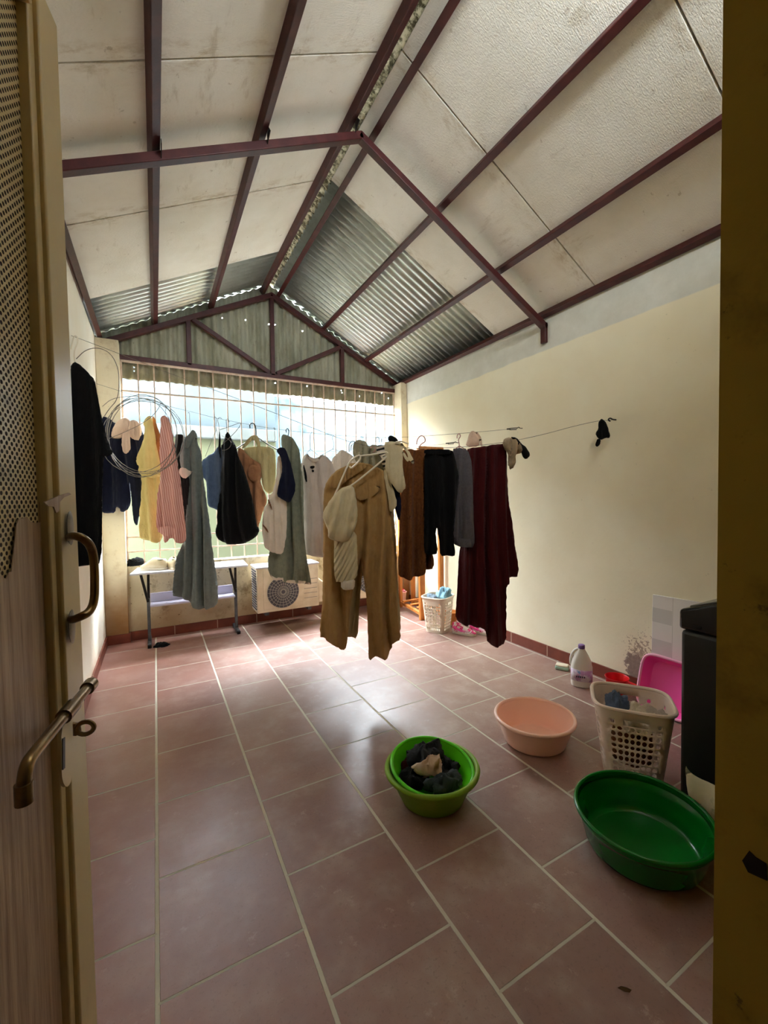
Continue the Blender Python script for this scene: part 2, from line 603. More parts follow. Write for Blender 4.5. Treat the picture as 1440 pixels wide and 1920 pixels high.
zt = roofz(RX) - .055 - .035
tr = thing('roof_truss', 'dark red rafter pair crossing the room midway under the foam ceiling', 'roof truss', (RX, 2.41, zt))
ap = (RX - .01, 3.565)
chord((ap[0] + .01, ap[1]), (XL, 2.79), 2.41, .045, .05).build('rafter', MT['steel_red'], tr, bevel=.004)
chord((ap[0] - .01, ap[1]), (XR, 2.685), 2.41, .045, .05).build('rafter', MT['steel_red'], tr, bevel=.004)
MB().bx(XR - .03, XR + .0, 2.385, 2.435, 2.56, 2.72).build('end_plate', MT['steel_red'], tr, bevel=.004)
for x, s in ((.045, 1), (.57, 1), (1.105, 1)):
    clip_(x, 2.39, s).build('cleat', MT['dark_metal'], tr)
te = thing('gable_truss', 'dark red triangular truss against the corrugated gable end', 'roof truss', (RX, 4.73, 2.70))
yt = 4.73
apx = (1.192, 3.585)
for a, b, n_ in (((apx[0] + .01, apx[1]), (-.42, 2.80), 'top_chord'), ((apx[0] - .01, apx[1]), (2.80, 2.765), 'top_chord'),
                 ((-.26, 2.70), (2.74, 2.695), 'bottom_chord'), ((1.188, 2.70), (1.192, 3.56), 'king_post'),
                 ((.345, 2.70), (.345, 3.15), 'post'), ((2.02, 2.70), (2.02, 3.13), 'post'),
                 ((.39, 3.17), (1.15, 2.73), 'brace'), ((2.0, 3.14), (1.23, 2.73), 'brace')):
    w = .05 if 'chord' in n_ else .045
    chord(a, b, yt, w, .048 if n_ != 'top_chord' else .058).build(n_, MT['steel_red'], te, bevel=.004)

# gable corrugated sheet (hangs outside the bars), with a few nail holes
t = NT('weathered_gable_sheet')
P, X, Y, Z = t.pos()
col = t.mix(t.ramp(t.noise(P, 3, 5, .7, (3, 1, .6)), .35, .7), lin((176, 176, 156)), lin((138, 138, 116)))
col = t.mix(t.math('MULTIPLY', t.ramp(t.noise(P, 30, 5, .7), .6, .72), .5), col, lin((78, 70, 48)))
dz = t.math('ADD', Z, t.math('MULTIPLY', t.noise(P, 14, 5), .12))
col = t.mix(t.math('MULTIPLY', t.ramp(dz, 2.80, 2.6), .7), col, lin((92, 82, 50)))
gab_m = t.done(col, .75, .0, .25)
per, sub = .083, 8
x0, x1 = -.46, 2.86
nx = int((x1 - x0) / per * sub)
mb = MB()
vs, fs, idx = [], [], {}
zs = [2.52 + .012 * k for k in range(96)]
holes = {(int((on_y(p, 4.78)[0] - x0) / (x1 - x0) * nx), int((on_y(p, 4.78)[2] - 2.52) / .012)) for p in
         ((417, 596), (460, 600), (503, 607), (516, 608), (569, 620), (251, 690), (251, 697), (517, 718), (575, 724), (641, 731), (643, 736), (674, 743), (728, 747), (715, 737))}
xs = [x0 + (x1 - x0) * i / nx for i in range(nx + 1)]
for i, x in enumerate(xs):
    top = roofz(x, 3.722)
    y = 4.790 + .015 * math.sin(2 * pi * (x - x0) / per)
    for k, z in enumerate(zs + [99]):
        zz = min(z if k else 2.52 + .004 * math.sin(9 * x), top)
        idx[i, k] = len(vs)
        vs.append((x, y, zz))
for i in range(nx):
    for k in range(len(zs)):
        a, b, c, d = idx[i, k], idx[i + 1, k], idx[i + 1, k + 1], idx[i, k + 1]
        if vs[d][2] - vs[a][2] < 1e-4 and vs[c][2] - vs[b][2] < 1e-4:
            continue
        if (i, k) in holes:
            continue
        fs.append((a, b, c, d))
mb.add(vs, fs)
struct(mb, 'wall_gable', gab_m, solid=.002, sharp=80, recalc=False)

# window grille
wg = thing('window_grille', 'pinkish cream steel bar grille filling the wide back opening', 'window bars', (1.24, 4.725, .715))
for k in range(23):
    x = -.245 + k * (2.725 + .245) / 22
    MB().bx(x - .0055, x + .0055, 4.7195, 4.7305, .715, 2.672).build('bar', MT['grille_paint'], wg, smooth=False)
for z, h_ in ((2.667, .022), (2.386, .014), (.99, .014), (.85, .014)):
    MB().bx(-.256, 2.735, 4.708, 4.7195, z - h_ / 2, z + h_ / 2).build('rail', MT['grille_paint'], wg, smooth=False)
MB().bx(-.256, -.245, 4.708, 4.73, .715, 2.67).build('side_post', MT['grille_paint'], wg, smooth=False)

# neighbour's walls across the alley
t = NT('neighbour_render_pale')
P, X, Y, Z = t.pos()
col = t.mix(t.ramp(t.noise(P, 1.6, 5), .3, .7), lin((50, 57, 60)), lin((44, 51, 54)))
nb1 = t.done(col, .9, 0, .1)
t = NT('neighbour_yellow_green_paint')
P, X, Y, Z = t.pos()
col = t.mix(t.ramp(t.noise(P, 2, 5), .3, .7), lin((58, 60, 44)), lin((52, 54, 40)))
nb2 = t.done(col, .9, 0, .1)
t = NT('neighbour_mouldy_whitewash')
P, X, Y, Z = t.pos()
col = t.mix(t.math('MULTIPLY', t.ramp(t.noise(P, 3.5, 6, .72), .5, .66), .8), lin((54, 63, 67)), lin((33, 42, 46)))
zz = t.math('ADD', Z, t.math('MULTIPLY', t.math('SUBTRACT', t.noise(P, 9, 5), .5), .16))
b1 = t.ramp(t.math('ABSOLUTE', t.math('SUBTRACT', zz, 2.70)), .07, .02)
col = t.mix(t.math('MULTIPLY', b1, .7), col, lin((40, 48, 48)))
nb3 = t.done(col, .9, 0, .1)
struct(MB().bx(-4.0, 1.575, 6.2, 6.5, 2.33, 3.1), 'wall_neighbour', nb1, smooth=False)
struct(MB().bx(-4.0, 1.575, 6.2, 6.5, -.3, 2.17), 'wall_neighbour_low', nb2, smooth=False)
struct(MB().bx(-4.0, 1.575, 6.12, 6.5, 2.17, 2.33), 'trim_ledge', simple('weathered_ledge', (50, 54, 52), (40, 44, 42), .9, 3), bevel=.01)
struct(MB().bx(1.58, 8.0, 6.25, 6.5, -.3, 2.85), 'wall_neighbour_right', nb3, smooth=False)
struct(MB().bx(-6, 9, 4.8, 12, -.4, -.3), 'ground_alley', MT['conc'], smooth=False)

# ------------------------------------------------------------------ door leaf (steel, perforated)
DE = np.array([-.1198, .8495, 0.])
DD = np.array([.2160, .9764, 0.])
DD /= np.linalg.norm(DD)
DN = np.array([DD[1], -DD[0], 0.])
UPV = np.array([0, 0, 1.])


def dp(p, off=0.):
    return on_pl(p, DE + DN * off, DN)


def dbox(mb, s0, s1, z0, z1, o0, o1):
    c = DE + DD * (s0 + s1) / 2 + DN * (o0 + o1) / 2 + UPV * (z0 + z1) / 2
    return mb.box(c, (s1 - s0, o1 - o0, z1 - z0), (DD, DN, UPV))


door = thing('metal_door', 'open cream metal door leaf with perforated panel and peeling wood film', 'door', DE + DD * -.76)
dbox(MB(), -.045, .018, .01, 2.10, -.04, .0).build('stile', MT['cream_metal'], door, bevel=.003)
dbox(MB(), -.062, -.045, .01, 2.10, -.04, -.007).build('inner_bead', MT['cream_metal'], door, bevel=.002)
dbox(MB(), -.77, -.715, .01, 2.10, -.04, 0).build('stile', MT['cream_metal'], door, bevel=.003)
dbox(MB(), -.715, -.062, 2.045, 2.10, -.04, 0).build('top_rail', MT['cream_metal'], door, bevel=.003)
dbox(MB(), -.715, -.062, .01, .09, -.04, 0).build('bottom_rail', MT['cream_metal'], door, bevel=.003)
# perforated sheet
t = NT('perforated_cream_sheet')
tc = t.obj()
rotm = t.n('ShaderNodeMapping', vector_type='TEXTURE')
t.put(rotm.inputs['Vector'], tc)
rotm.inputs['Rotation'].default_value = (0, 0, math.atan2(DD[1], DD[0]))
sx = t.n('ShaderNodeSeparateXYZ')
t.put(sx.inputs[0], rotm.outputs[0])
PX, PZ = .0115, .0060
def lattice(ox, oz):
    da = t.math('MULTIPLY', t.math('SUBTRACT', t.math('FRACT', t.math('ADD', t.math('DIVIDE', sx.outputs[0], PX), ox)), .5), PX)
    db = t.math('MULTIPLY', t.math('SUBTRACT', t.math('FRACT', t.math('ADD', t.math('DIVIDE', sx.outputs[2], 2 * PZ), oz)), .5), 2 * PZ)
    return t.math('SQRT', t.math('ADD', t.math('MULTIPLY', da, da), t.math('MULTIPLY', db, db)))


r_ = t.math('MINIMUM', lattice(0., 0.), lattice(.5, .5))
hm = t.ramp(r_, .0030, .0026)
met = t.mix(t.ramp(t.noise(tc, 6, 4), .4, .75), lin((214, 198, 156)), lin((194, 176, 134)))
met = t.mix(t.math('MULTIPLY', t.ramp(t.noise(tc, 14, 5, .7), .6, .72), .5), met, lin((110, 86, 52)))
col = t.mix(hm, met, lin((46, 36, 28)))
t.bump(t.math('SUBTRACT', 1.0, hm), .5, .003)
perf = t.done(col, t.math('ADD', t.math('MULTIPLY', hm, .5), .4), 0, .4)
dbox(MB(), -.715, -.062, .09, 2.045, -.024, -.021).build('perforated_panel', perf, door, smooth=False)
# wood-grain film, torn along its top
t = NT('peeling_wood_film')
tc = t.obj()
gr = t.noise(tc, 22, 5, .65, (4, 4, .18))
col = t.mix(t.ramp(gr, .3, .7), lin((150, 124, 102)), lin((188, 162, 136)))
col = t.mix(t.math('MULTIPLY', t.ramp(t.noise(tc, 60, 4, .6, (3, 3, .12)), .5, .7), .5), col, lin((112, 86, 68)))
t.bump(t.math('ADD', gr, t.math('MULTIPLY', t.noise(tc, 5, 2), 2.0)), .25, .008)
film = t.done(col, .42, 0, .4)
fo = -.0185
edge = [(0, 1079), (5, 1084), (10, 1085), (14, 1074), (20, 1072), (23, 1040), (27, 1003), (29, 985), (33, 974), (40, 972), (48, 970), (56, 978), (65, 981), (74, 979),
        (77, 951), (82, 941), (90, 945), (94, 960), (99, 976), (104, 1000)]
tops = [dp(p, fo) for p in edge]
q = [((np.array(p) - DE) @ DD, p[2]) for p in tops]
q = [(-.714, q[0][1] - .02)] + [(min(a, -.0635), b) for a, b in q] + [(-.0635, q[-1][1]), (-.0635, .092), (-.714, .092)]
MB().prism([DE + DD * a + DN * fo + UPV * b for a, b in q], DN * .0012).build('wood_film', film, door, sharp=20)
fp = [dp(p, .006) for p in ((80, 942), (96, 935), (110, 929), (127, 924), (131, 927), (117, 933), (110, 941), (108, 958), (103, 962), (98, 950), (88, 949))]
MB().prism(fp, DN * .002).build('peeled_flap', film, door)
# pull handle
hp = [dp((131, 1008), .004), dp((134, 1004), .02), dp((152, 1007), .040), dp((168, 1019), .045), dp((176, 1042), .045), dp((178, 1090), .045), dp((177, 1128), .045),
      dp((168, 1148), .042), dp((150, 1157), .034), dp((136, 1162), .018), dp((134, 1161), .004)]
hd = MB().tube(smooth_path(hp, 2), .0062, 12).build('pull_handle', MT['bronze'], door)
for p in ((129, 990), (132, 1175)):
    c = dp(p, .002)
    MB().lathe([(.006, 0), (.0105, .001), (.0115, .0025), (.008, .004), (.002, .0045)], c, 24, 1.0, 2.4, 2, 0, (DD, UPV, DN)).build('rosette', MT['zinc'], hd)
# sliding bolt
bo = MB()
b0, b1 = dp((166, 1288), .022), dp((60, 1416), .022)
bd = (b1 - b0) / np.linalg.norm(b1 - b0)
elb = [b0, b1, b1 + bd * .012 - UPV * .004, b1 + bd * .020 - UPV * .018, b1 + bd * .021 - UPV * .042]
bolt = bo.tube(smooth_path(elb, 2), .0075, 14).build('sliding_bolt', MT['bronze'], door)
e1 = b1 + bd * .021
MB().tube([e1 - UPV * .020, e1 - UPV * .044], .0092, 14).build('knob', MT['bronze'], bolt)
MB().tube([b0 - bd * .012, b0 + bd * .006], .0105, 16).build('end_ring', MT['bronze'], bolt)
m_ = b0 + (b1 - b0) * .42
MB().tube([m_ - bd * .016, m_ + bd * .016], .0105, 16).build('guide_sleeve', MT['bronze'], bolt)
sp_ = [dp(p, .018) for p in ((112, 1352), (130, 1338), (131, 1400), (129, 1462), (122, 1477), (114, 1474), (109, 1455), (107, 1400))]
MB().prism(smooth_path(sp_, 1, True), DN * .004).build('hasp_strap', MT['cream_metal'], door)
sl = [dp(p, .023) for p in ((117, 1385), (121, 1382), (121, 1440), (117, 1444))]
MB().prism(sl, DN * .0008).build('slot', MT['dark_metal'], door)
ec = dp((160, 1365), .03)
MB().tube([ec + .0095 * (DN * math.cos(a) * 1.2 + UPV * math.sin(a)) for a in np.linspace(0, 2 * pi, 20, endpoint=False)], .0035, 8, True).build('staple_eye', MT['bronze'], door)
MB().beam(dp((134, 1366), .0), ec - DN * .010, .010, .018).build('eye_shank', MT['bronze'], door, bevel=.002)

# ------------------------------------------------------------------ wires
A0, A1 = np.array([-.44, 3.307, 2.387]), np.array([2.82, 1.812, 1.844])
B0, B1 = np.array([-.44, 4.62, 2.405]), np.array([2.82, 2.655, 1.914])
C1 = np.array([2.82, 3.533, 1.897])
dirA = (A1 - A0) * (1, 1, 0)
dirA /= np.linalg.norm(dirA)
dirB = (B1 - B0) * (1, 1, 0)
dirB /= np.linalg.norm(dirB)
nA = np.array([dirA[1], -dirA[0], 0])
nB = np.array([dirB[1], -dirB[0], 0])


def wpt(w, p, off=0.):
    O, n = (A0, nA) if w == 'A' else (B0, nB)
    return on_pl(p, O + n * off, n)


def wire(name, pts, label, r=.0016):
    o = MB().tube(smooth_path(pts, 2), r, 6).build(name, MT['wire'], loc=pts[0])
    return tag(o, label, 'clothesline', 'clotheslines across the room')


wire('clothesline', [A0 + (.004, 0, 0)] + [wpt('A', p) for p in ((255, 675), (310, 697), (460, 753), (560, 792), (651, 828), (690, 836), (720, 839), (800, 841), (880, 838), (985, 824))] + [A1 - (.16, -.073, .01), A1 - (.012, -.005, 0)],
     'thin wire clothesline nearest the door, carrying maroon cloth and brown trousers')
wire('clothesline', [B0 + (.004, 0, 0)] + [wpt('B', p) for p in ((250, 741), (312, 761), (355, 771), (400, 783), (460, 795), (513, 804), (580, 812), (680, 820), (740, 821), (850, 814), (940, 806))] + [B1 - (.012, 0, 0)],
     'thin wire clothesline behind the near one, with the yellow and pink garments')
Cp = [np.array([.62, 4.42, 1.86]), np.array([1.6, 4.03, 1.80]), np.array([2.2, 3.785, 1.83]), C1 - (.012, 0, 0)]
wire('clothesline', Cp, 'thin wire clothesline farthest back, running past the top of the wooden rack', .0014)


def turnbuckle(p, d, label):
    th = thing('turnbuckle', label, 'wire tensioner', p)
    p = np.array(p)
    d = np.array(d) / np.linalg.norm(d)
    hook = [p, p + d * .02, p + d * .03 + (0, 0, .012), p + d * .045 + (0, 0, .006), p + d * .05]
    MB().tube(smooth_path(hook, 2), .0035, 8).build('hook', MT['dark_metal'], th)
    MB().tube([p + d * .05 + (0, 0, .007), p + d * .11 + (0, 0, .004)], .0035, 6).tube([p + d * .05 - (0, 0, .008), p + d * .11 - (0, 0, .008)], .0035, 6).build('frame', MT['dark_metal'], th)
    MB().tube([p + d * .105, p + d * .135], .006, 8).build('eye', MT['dark_metal'], th)


turnbuckle((XR - .002, B1[1], B1[2]), (-dirB[0], -dirB[1], -.03), 'black metal turnbuckle on the cream wall, end of the second wire')
turnbuckle((XR - .002, C1[1], C1[2]), (-.85, .45, -.05), 'black metal turnbuckle on the wall just above the wooden rack')
e = thing('wall_hook', 'small rusty wall hook holding the nearest clothesline, right of black bra', 'hook', A1 - (.002, 0, 0))
MB().tube(smooth_path([A1, A1 + (-.03, .005, 0), A1 + (-.045, .012, .012), A1 + (-.06, .02, 0), A1 + (-.045, .012, -.012)], 2), .005, 8).build('hook', MT['dark_metal'], e)


# ------------------------------------------------------------------ garments
def pip_dist(pts, poly):
    """signed-ish distance to polygon boundary and inside test"""
    P = np.array(pts)
    A = np.array(poly)
    B = np.roll(A, -1, 0)
    d = np.full(len(P), 9e9)
    ins = np.zeros(len(P), bool)
    for a, b in zip(A, B):
        ab = b - a
        tt = np.clip(((P - a) @ ab) / (ab @ ab + 1e-12), 0, 1)
        d = np.minimum(d, np.hypot(*(P - a - tt[:, None] * ab).T))
        c = (a[1] > P[:, 1]) != (b[1] > P[:, 1])
        with np.errstate(divide='ignore', invalid='ignore'):
            xi = (b[0] - a[0]) * (P[:, 1] - a[1]) / (b[1] - a[1]) + a[0]
        ins ^= c & (P[:, 0] < xi)
    return d, ins


def cloth_mesh(name, poly3, O, du, n, mat, thick=.02, fold=.01, freq=9., rnd=.03, crumple=.004, seed=0, step=.012, slant=0., jag=.003, pleat=None, parent=None, round_it=1):
    """a hanging cloth: outline in the vertical plane (O, du, up), filled, given front and back faces, folds and bulge"""
    if thick < .065:
        thick, rnd = thick * .6, min(rnd, .022)
    fold, crumple = fold * 2.0, crumple * 1.1
    P2 = [((np.array(p) - O) @ du, p[2]) for p in poly3]
    P2 = [tuple(p) for p in smooth_path(P2, round_it, True)]
    out = []
    m = len(P2)
    for i in range(m):
        a, b = np.array(P2[i]), np.array(P2[(i + 1) % m])
        L = np.linalg.norm(b - a)
        k = max(1, int(L / step + .5))
        for j in range(k):
            out.append(a + (b - a) * j / k)
    # merge near duplicates
    bd = [out[0]]
    for p in out[1:]:
        if np.linalg.norm(p - bd[-1]) > step * .35:
            bd.append(p)
    if np.linalg.norm(bd[0] - bd[-1]) < step * .35:
        bd.pop()
    bd = np.array(bd)
    for i in range(len(bd)):
        q = noise.noise_vector(Vector((bd[i][0] * 40, bd[i][1] * 40, seed * 3.1)))
        bd[i] += np.array([q[0], q[1]]) * jag
    lo, hi = bd.min(0), bd.max(0)
    rs = random.Random(seed)
    gp = []
    y = lo[1]
    r = 0
    while y < hi[1]:
        x = lo[0] + (step / 2 if r % 2 else 0)
        while x < hi[0]:
            gp.append((x + rs.uniform(-.15, .15) * step, y + rs.uniform(-.15, .15) * step))
            x += step
        y += step * .87
        r += 1
    d, ins = pip_dist(gp, bd)
    gp = np.array(gp)[ins & (d > step * .55)]
    allp = np.vstack([bd, gp]) if len(gp) else bd
    nb = len(bd)
    edges = [(i, (i + 1) % nb) for i in range(nb)]
    V, E_, F, ov, _, _ = delaunay_2d_cdt([Vector((float(a), float(b))) for a, b in allp], edges, [], 1, 1e-6)
    V = np.array([tuple(v) for v in V])
    d, ins = pip_dist(V, bd)
    isb = d < step * .12
    Hh = hi[1] - lo[1]
    uc = (lo[0] + hi[0]) / 2
    W = np.zeros(len(V))
    for i, (a, b) in enumerate(V):
        s = (hi[1] - b) / Hh
        ph = 2 * pi * freq * ((a - uc) * (1 - .22 * s) + slant * (hi[1] - b))
        nz = noise.noise(Vector((a * 3.1 + seed, b * .9, seed * 1.7)))
        ph += 3.2 * nz
        ph *= 1.5
        cr = 2.1 * math.sqrt(math.sin(ph / 2) ** 2 + .07) - 1.2
        cr2 = 2.1 * math.sqrt(math.sin(.83 * ph + 1.3 + seed) ** 2 + .09) - 1.2
        am = .55 + .9 * abs(noise.noise(Vector((a * 5.0, b * .7, seed + 31.))))
        w = fold * am * (.45 + .55 * min(1, s * 1.5)) * (1.25 * cr + .5 * cr2)
        if pleat:
            tri = abs(((a - uc) * pleat[0]) % 1 - .5) * 2
            w += pleat[1] * (tri - .5)
        w += crumple * (noise.noise(Vector((a * 11, b * 8, seed + 9.))) + .6 * noise.noise(Vector((a * 25, b * 22, seed + 5.))))
        # diagonal drag creases
        w += crumple * .8 * math.sin(30 * (b + .6 * a) + 6 * noise.noise(Vector((a * 5, b * 5, seed)))) * max(0, noise.noise(Vector((a * 4, b * 4, seed + 2.))))
        W[i] = w
    pr = np.sqrt(np.clip(1 - (1 - np.minimum(d / rnd, 1)) ** 2, 0, 1))
    base = np.array([O + du * a + UPV * (b - O[2]) for a, b in V])
    fr = base + n * (W + thick / 2 * pr)[:, None]
    bk = base + n * (W - thick / 2 * pr)[:, None]
    nv = len(V)
    vs = list(fr)
    mp = {}
    for i in range(nv):
        if isb[i]:
            mp[i] = i
            vs[i] = base[i] + n * W[i]
        else:
            mp[i] = len(vs)
            vs.append(bk[i])
    fs = [tuple(f) for f in F] + [tuple(mp[i] for i in reversed(f)) for f in F]
    mb = MB().add(vs, fs)
    top = max(poly3, key=lambda p: p[2])
    o = mb.build(name, mat, parent, loc=None if parent else top, sharp=75)
    return o


def G(name, label, cat, mat, w, off, pts, group=None, parent=None, seed=None, **k):
    O, du, n = (A0, dirA, nA) if w == 'A' else (B0, dirB, nB)
    O = O + n * off
    p3 = [on_pl(p, O, n) for p in pts]
    G.c = getattr(G, 'c', 0) + 1
    o = cloth_mesh(name, p3, O, du, n, mat, seed=seed if seed is not None else G.c, parent=parent, **k)
    if not parent:
        tag(o, label, cat, group)
    return o


HG = 'hangers on the clotheslines'


def hanger(label, w, off, paths, mat, r=.0022, name='clothes_hanger', it=2):
    mb = MB()
    first = None
    for p in paths:
        q = [wpt(w, a, off) for a in p]
        first = first if first is not None else q[0]
        mb.tube(smooth_path(q, it), r, 7)
    return tag(mb.build(name, mat, loc=first), label, 'hanger', HG)


FB = {}
FB['yellow'] = fabric('yellow_cotton', (228, 208, 138), (218, 196, 122))
FB['orange'] = fabric('orange_tan_inner_shade', (180, 122, 70), (160, 106, 58))  # shade inside the yellow dress, put into the cloth colour
FB['greydenim'] = fabric('grey_green_washed_denim', (108, 116, 112), (88, 96, 94), scale=30)
FB['blue'] = fabric('blue_denim', (90, 104, 130), (74, 88, 112), scale=30)
FB['nude'] = fabric('nude_satin', (214, 186, 164), (198, 166, 142), .6)
FB['tan'] = fabric('tan_cloth', (158, 112, 80), (138, 94, 64))
FB['cream'] = fabric('cream_lining', (184, 170, 126), (172, 156, 112))
FB['white'] = fabric('off_white_cotton', (224, 212, 196), (206, 190, 172))
FB['jeans'] = fabric('faded_grey_green_denim', (126, 130, 112), (100, 106, 92), scale=30)
FB['tee'] = fabric('grey_white_jersey', (196, 184, 174), (182, 168, 158))
FB['polo'] = fabric('pale_jersey', (206, 194, 178), (190, 178, 162))
FB['sage'] = fabric('sage_grey_cotton', (164, 156, 130), (140, 132, 108))
FB['brown'] = fabric('ochre_brown_linen', (174, 138, 88), (156, 120, 72), scale=20)
FB['khaki'] = fabric('pale_khaki_linen', (168, 148, 108), (146, 126, 88))
FB['ivory'] = fabric('ivory_chiffon', (212, 198, 164), (192, 176, 140))
FB['terry'] = fabric('brown_terry', (124, 76, 40), (84, 46, 22), weave=260, bump=.7, scale=60)
FB['grey'] = fabric('slate_grey_fleece', (96, 92, 98), (80, 76, 82), scale=70)
FB['maroon'] = fabric('maroon_cloth', (70, 8, 13), (56, 5, 9), .75)
FB['beige'] = fabric('beige_grey_cotton', (170, 150, 122), (146, 126, 98))
FB['darkteal'] = fabric('charcoal_cloth', (34, 40, 42), (24, 28, 30))
# striped
t = NT('pink_red_pinstripe_cotton')
tc = t.obj()
sx = t.n('ShaderNodeSeparateXYZ')
t.put(sx.inputs[0], tc)
s_ = t.math('ADD', t.math('MULTIPLY', sx.outputs[0], 1.0), t.math('MULTIPLY', sx.outputs[2], .12))
s_ = t.math('ADD', s_, t.math('MULTIPLY', t.noise(tc, 4, 2), .03))
f_ = t.math('ABSOLUTE', t.math('SUBTRACT', t.math('FRACT', t.math('MULTIPLY', s_, 62)), .5))
col = t.mix(t.ramp(f_, .30, .38), lin((220, 174, 162)), lin((188, 118, 108)))
t.bump(t.noise(tc, 45, 4), .25, .006)
FB['stripe'] = t.done(col, .9, 0, .15)
t = NT('black_white_stripe_knit')
tc = t.obj()
sx = t.n('ShaderNodeSeparateXYZ')
t.put(sx.inputs[0], tc)
f_ = t.math('FRACT', t.math('MULTIPLY', t.math('ADD', sx.outputs[2], t.math('MULTIPLY', sx.outputs[0], -.25)), 34))
FB['bw'] = t.done(t.mix(t.ramp(t.math('ABSOLUTE', t.math('SUBTRACT', f_, .5)), .22, .28), lin((206, 192, 180)), lin((22, 20, 22))), .9)

# --- left end
G('long_coat', 'long black coat hanging at the far left beside the door handle', 'coat', MT['black_cloth'], 'A', .10,
  [(132, 690), (141, 679), (150, 683), (162, 695), (170, 705), (180, 712), (185, 740), (190, 765), (200, 810), (208, 840), (213, 850), (205, 857), (199, 855), (196, 900), (193, 960), (194, 1055), (170, 1060), (131, 1063)],
  thick=.05, fold=.012, freq=6, rnd=.05)
hanger('white plastic hanger hook above the black coat by the door', 'A', .05, [[(141, 682), (138, 660), (147, 641), (145, 631), (139, 629), (135, 645), (133, 655)]], MT['white_plastic'], .004)
G('sweatshirt', 'navy blue sweatshirt hanging behind the nude bra', 'sweatshirt', MT['navy'], 'B', -.03,
  [(190, 800), (193, 782), (197, 781), (206, 785), (216, 794), (235, 798), (262, 800), (276, 830), (276, 900), (270, 950), (262, 968), (260, 989), (252, 972), (250, 930), (246, 902), (242, 912), (245, 937), (237, 960), (229, 960), (227, 952), (219, 950), (217, 962), (194, 962), (190, 950), (189, 880)],
  thick=.06, fold=.012, freq=7, rnd=.05)
G('bra', 'nude bra pegged in front of the navy sweatshirt', 'bra', FB['nude'], 'B', .06,
  [(209, 822), (211, 806), (220, 789), (234, 782), (243, 786), (247, 797), (241, 808), (232, 814), (228, 822), (219, 823)],
  thick=.07, fold=.002, freq=12, rnd=.07, crumple=.003, step=.009)
BRA = bpy.data.objects['bra']
G('cup', '', '', FB['nude'], 'B', .07, [(242, 790), (252, 787), (262, 792), (265, 810), (262, 825), (250, 825), (244, 816), (240, 806)], parent=BRA, thick=.04, fold=.006, freq=20, crumple=.010, step=.008)
G('strap', '', '', FB['nude'], 'B', .09, [(230, 812), (238, 806), (245, 812), (245, 840), (240, 851), (233, 850), (228, 838), (228, 822)], parent=BRA, thick=.02, fold=.004, freq=24, step=.008)
G('dress', 'dark trousers hanging between the pink striped shirt and the long grey dress', 'trousers', MT['black_cloth'], 'B', -.10,
  [(324, 815), (346, 814), (354, 840), (352, 900), (352, 985), (341, 1018), (334, 1000), (328, 920)], thick=.04, fold=.01, freq=8).name = 'dark_trousers'
yel = G('dress', 'yellow sleeveless dress with a gathered waist hanging in front of navy sweatshirt', 'dress', FB['yellow'], 'B', .09,
        [(284, 779), (276, 782), (270, 788), (267, 794), (271, 803), (269, 825), (262, 845), (255, 862), (258, 871), (262, 873), (260, 884), (267, 893), (265, 950), (261, 1006), (270, 1011), (285, 1015), (299, 1019), (305, 1003), (303, 950), (302, 895), (304, 888), (301, 862), (294, 830), (288, 800)],
        thick=.05, fold=.012, freq=9, rnd=.05, crumple=.007)
G('shaded_back_panel', '', '', FB['orange'], 'B', .06, [(284, 780), (290, 782), (296, 800), (303, 830), (306, 870), (302, 900), (296, 860), (291, 820)], parent=yel, thick=.02, fold=.004)  # inner side of the dress, its shade given as an orange-brown colour
G('waist_sash', '', '', FB['yellow'], 'B', .125, [(260, 874), (270, 880), (285, 878), (301, 884), (303, 892), (290, 897), (275, 894), (262, 889)], parent=yel, thick=.03, fold=.006, freq=30, crumple=.008)
hanger('wire hanger hook holding the yellow dress', 'B', .03, [[(283, 779), (283, 765), (282, 750), (280, 752)], [(272, 790), (283, 778), (292, 788)]], MT['wire'])
pk = G('shirt', 'pink pinstriped shirt hanging to the right of the yellow dress', 'shirt', FB['stripe'], 'B', .20,
       [(311, 779), (305, 781), (301, 787), (304, 795), (301, 815), (299, 850), (302, 880), (297, 915), (296, 960), (296, 995), (306, 1003), (304, 1014), (314, 1019), (321, 1006), (332, 1017), (341, 1020), (352, 1011), (349, 977), (343, 940), (338, 905), (332, 865), (327, 818), (319, 790)],
       thick=.05, fold=.012, freq=9, rnd=.05, crumple=.006)
G('cuff', '', '', FB['stripe'], 'B', .228, [(300, 985), (330, 988), (331, 1002), (312, 1006), (298, 1000)], parent=pk, thick=.025, fold=.004)
hanger('wire hanger hook holding the pink striped shirt', 'B', .10, [[(310, 780), (310, 775), (312, 760), (309, 764)]], MT['wire'])
gd = G('dress', 'long grey-green denim dress hanging in front of the white table', 'dress', FB['greydenim'], 'B', .10,
       [(359, 806), (350, 820), (341, 831), (336, 853), (338, 875), (343, 885), (352, 890), (354, 915), (352, 977), (345, 1013), (339, 1030), (331, 1065), (327, 1112), (337, 1120), (352, 1122), (360, 1137), (372, 1142), (390, 1141), (406, 1137), (409, 1115), (402, 1052), (395, 977), (387, 915), (380, 880), (377, 852), (371, 830), (371, 815), (366, 808)],
       thick=.05, fold=.016, freq=8, rnd=.05, crumple=.006)
G('collar', '', '', FB['greydenim'], 'B', .13, [(358, 806), (364, 806), (371, 816), (369, 826), (364, 820), (355, 842), (345, 838)], parent=gd, thick=.025, fold=.004)
G('belt_knot', '', '', FB['polo'], 'B', .135, [(336, 878), (345, 876), (358, 884), (362, 883), (358, 890), (350, 897), (341, 896), (336, 888)], parent=gd, thick=.016, fold=.003)
G('dark_lining', '', '', MT['black_cloth'], 'B', .125, [(341, 895), (352, 890), (356, 900), (354, 930), (350, 968), (344, 940)], parent=gd, thick=.02, fold=.003)
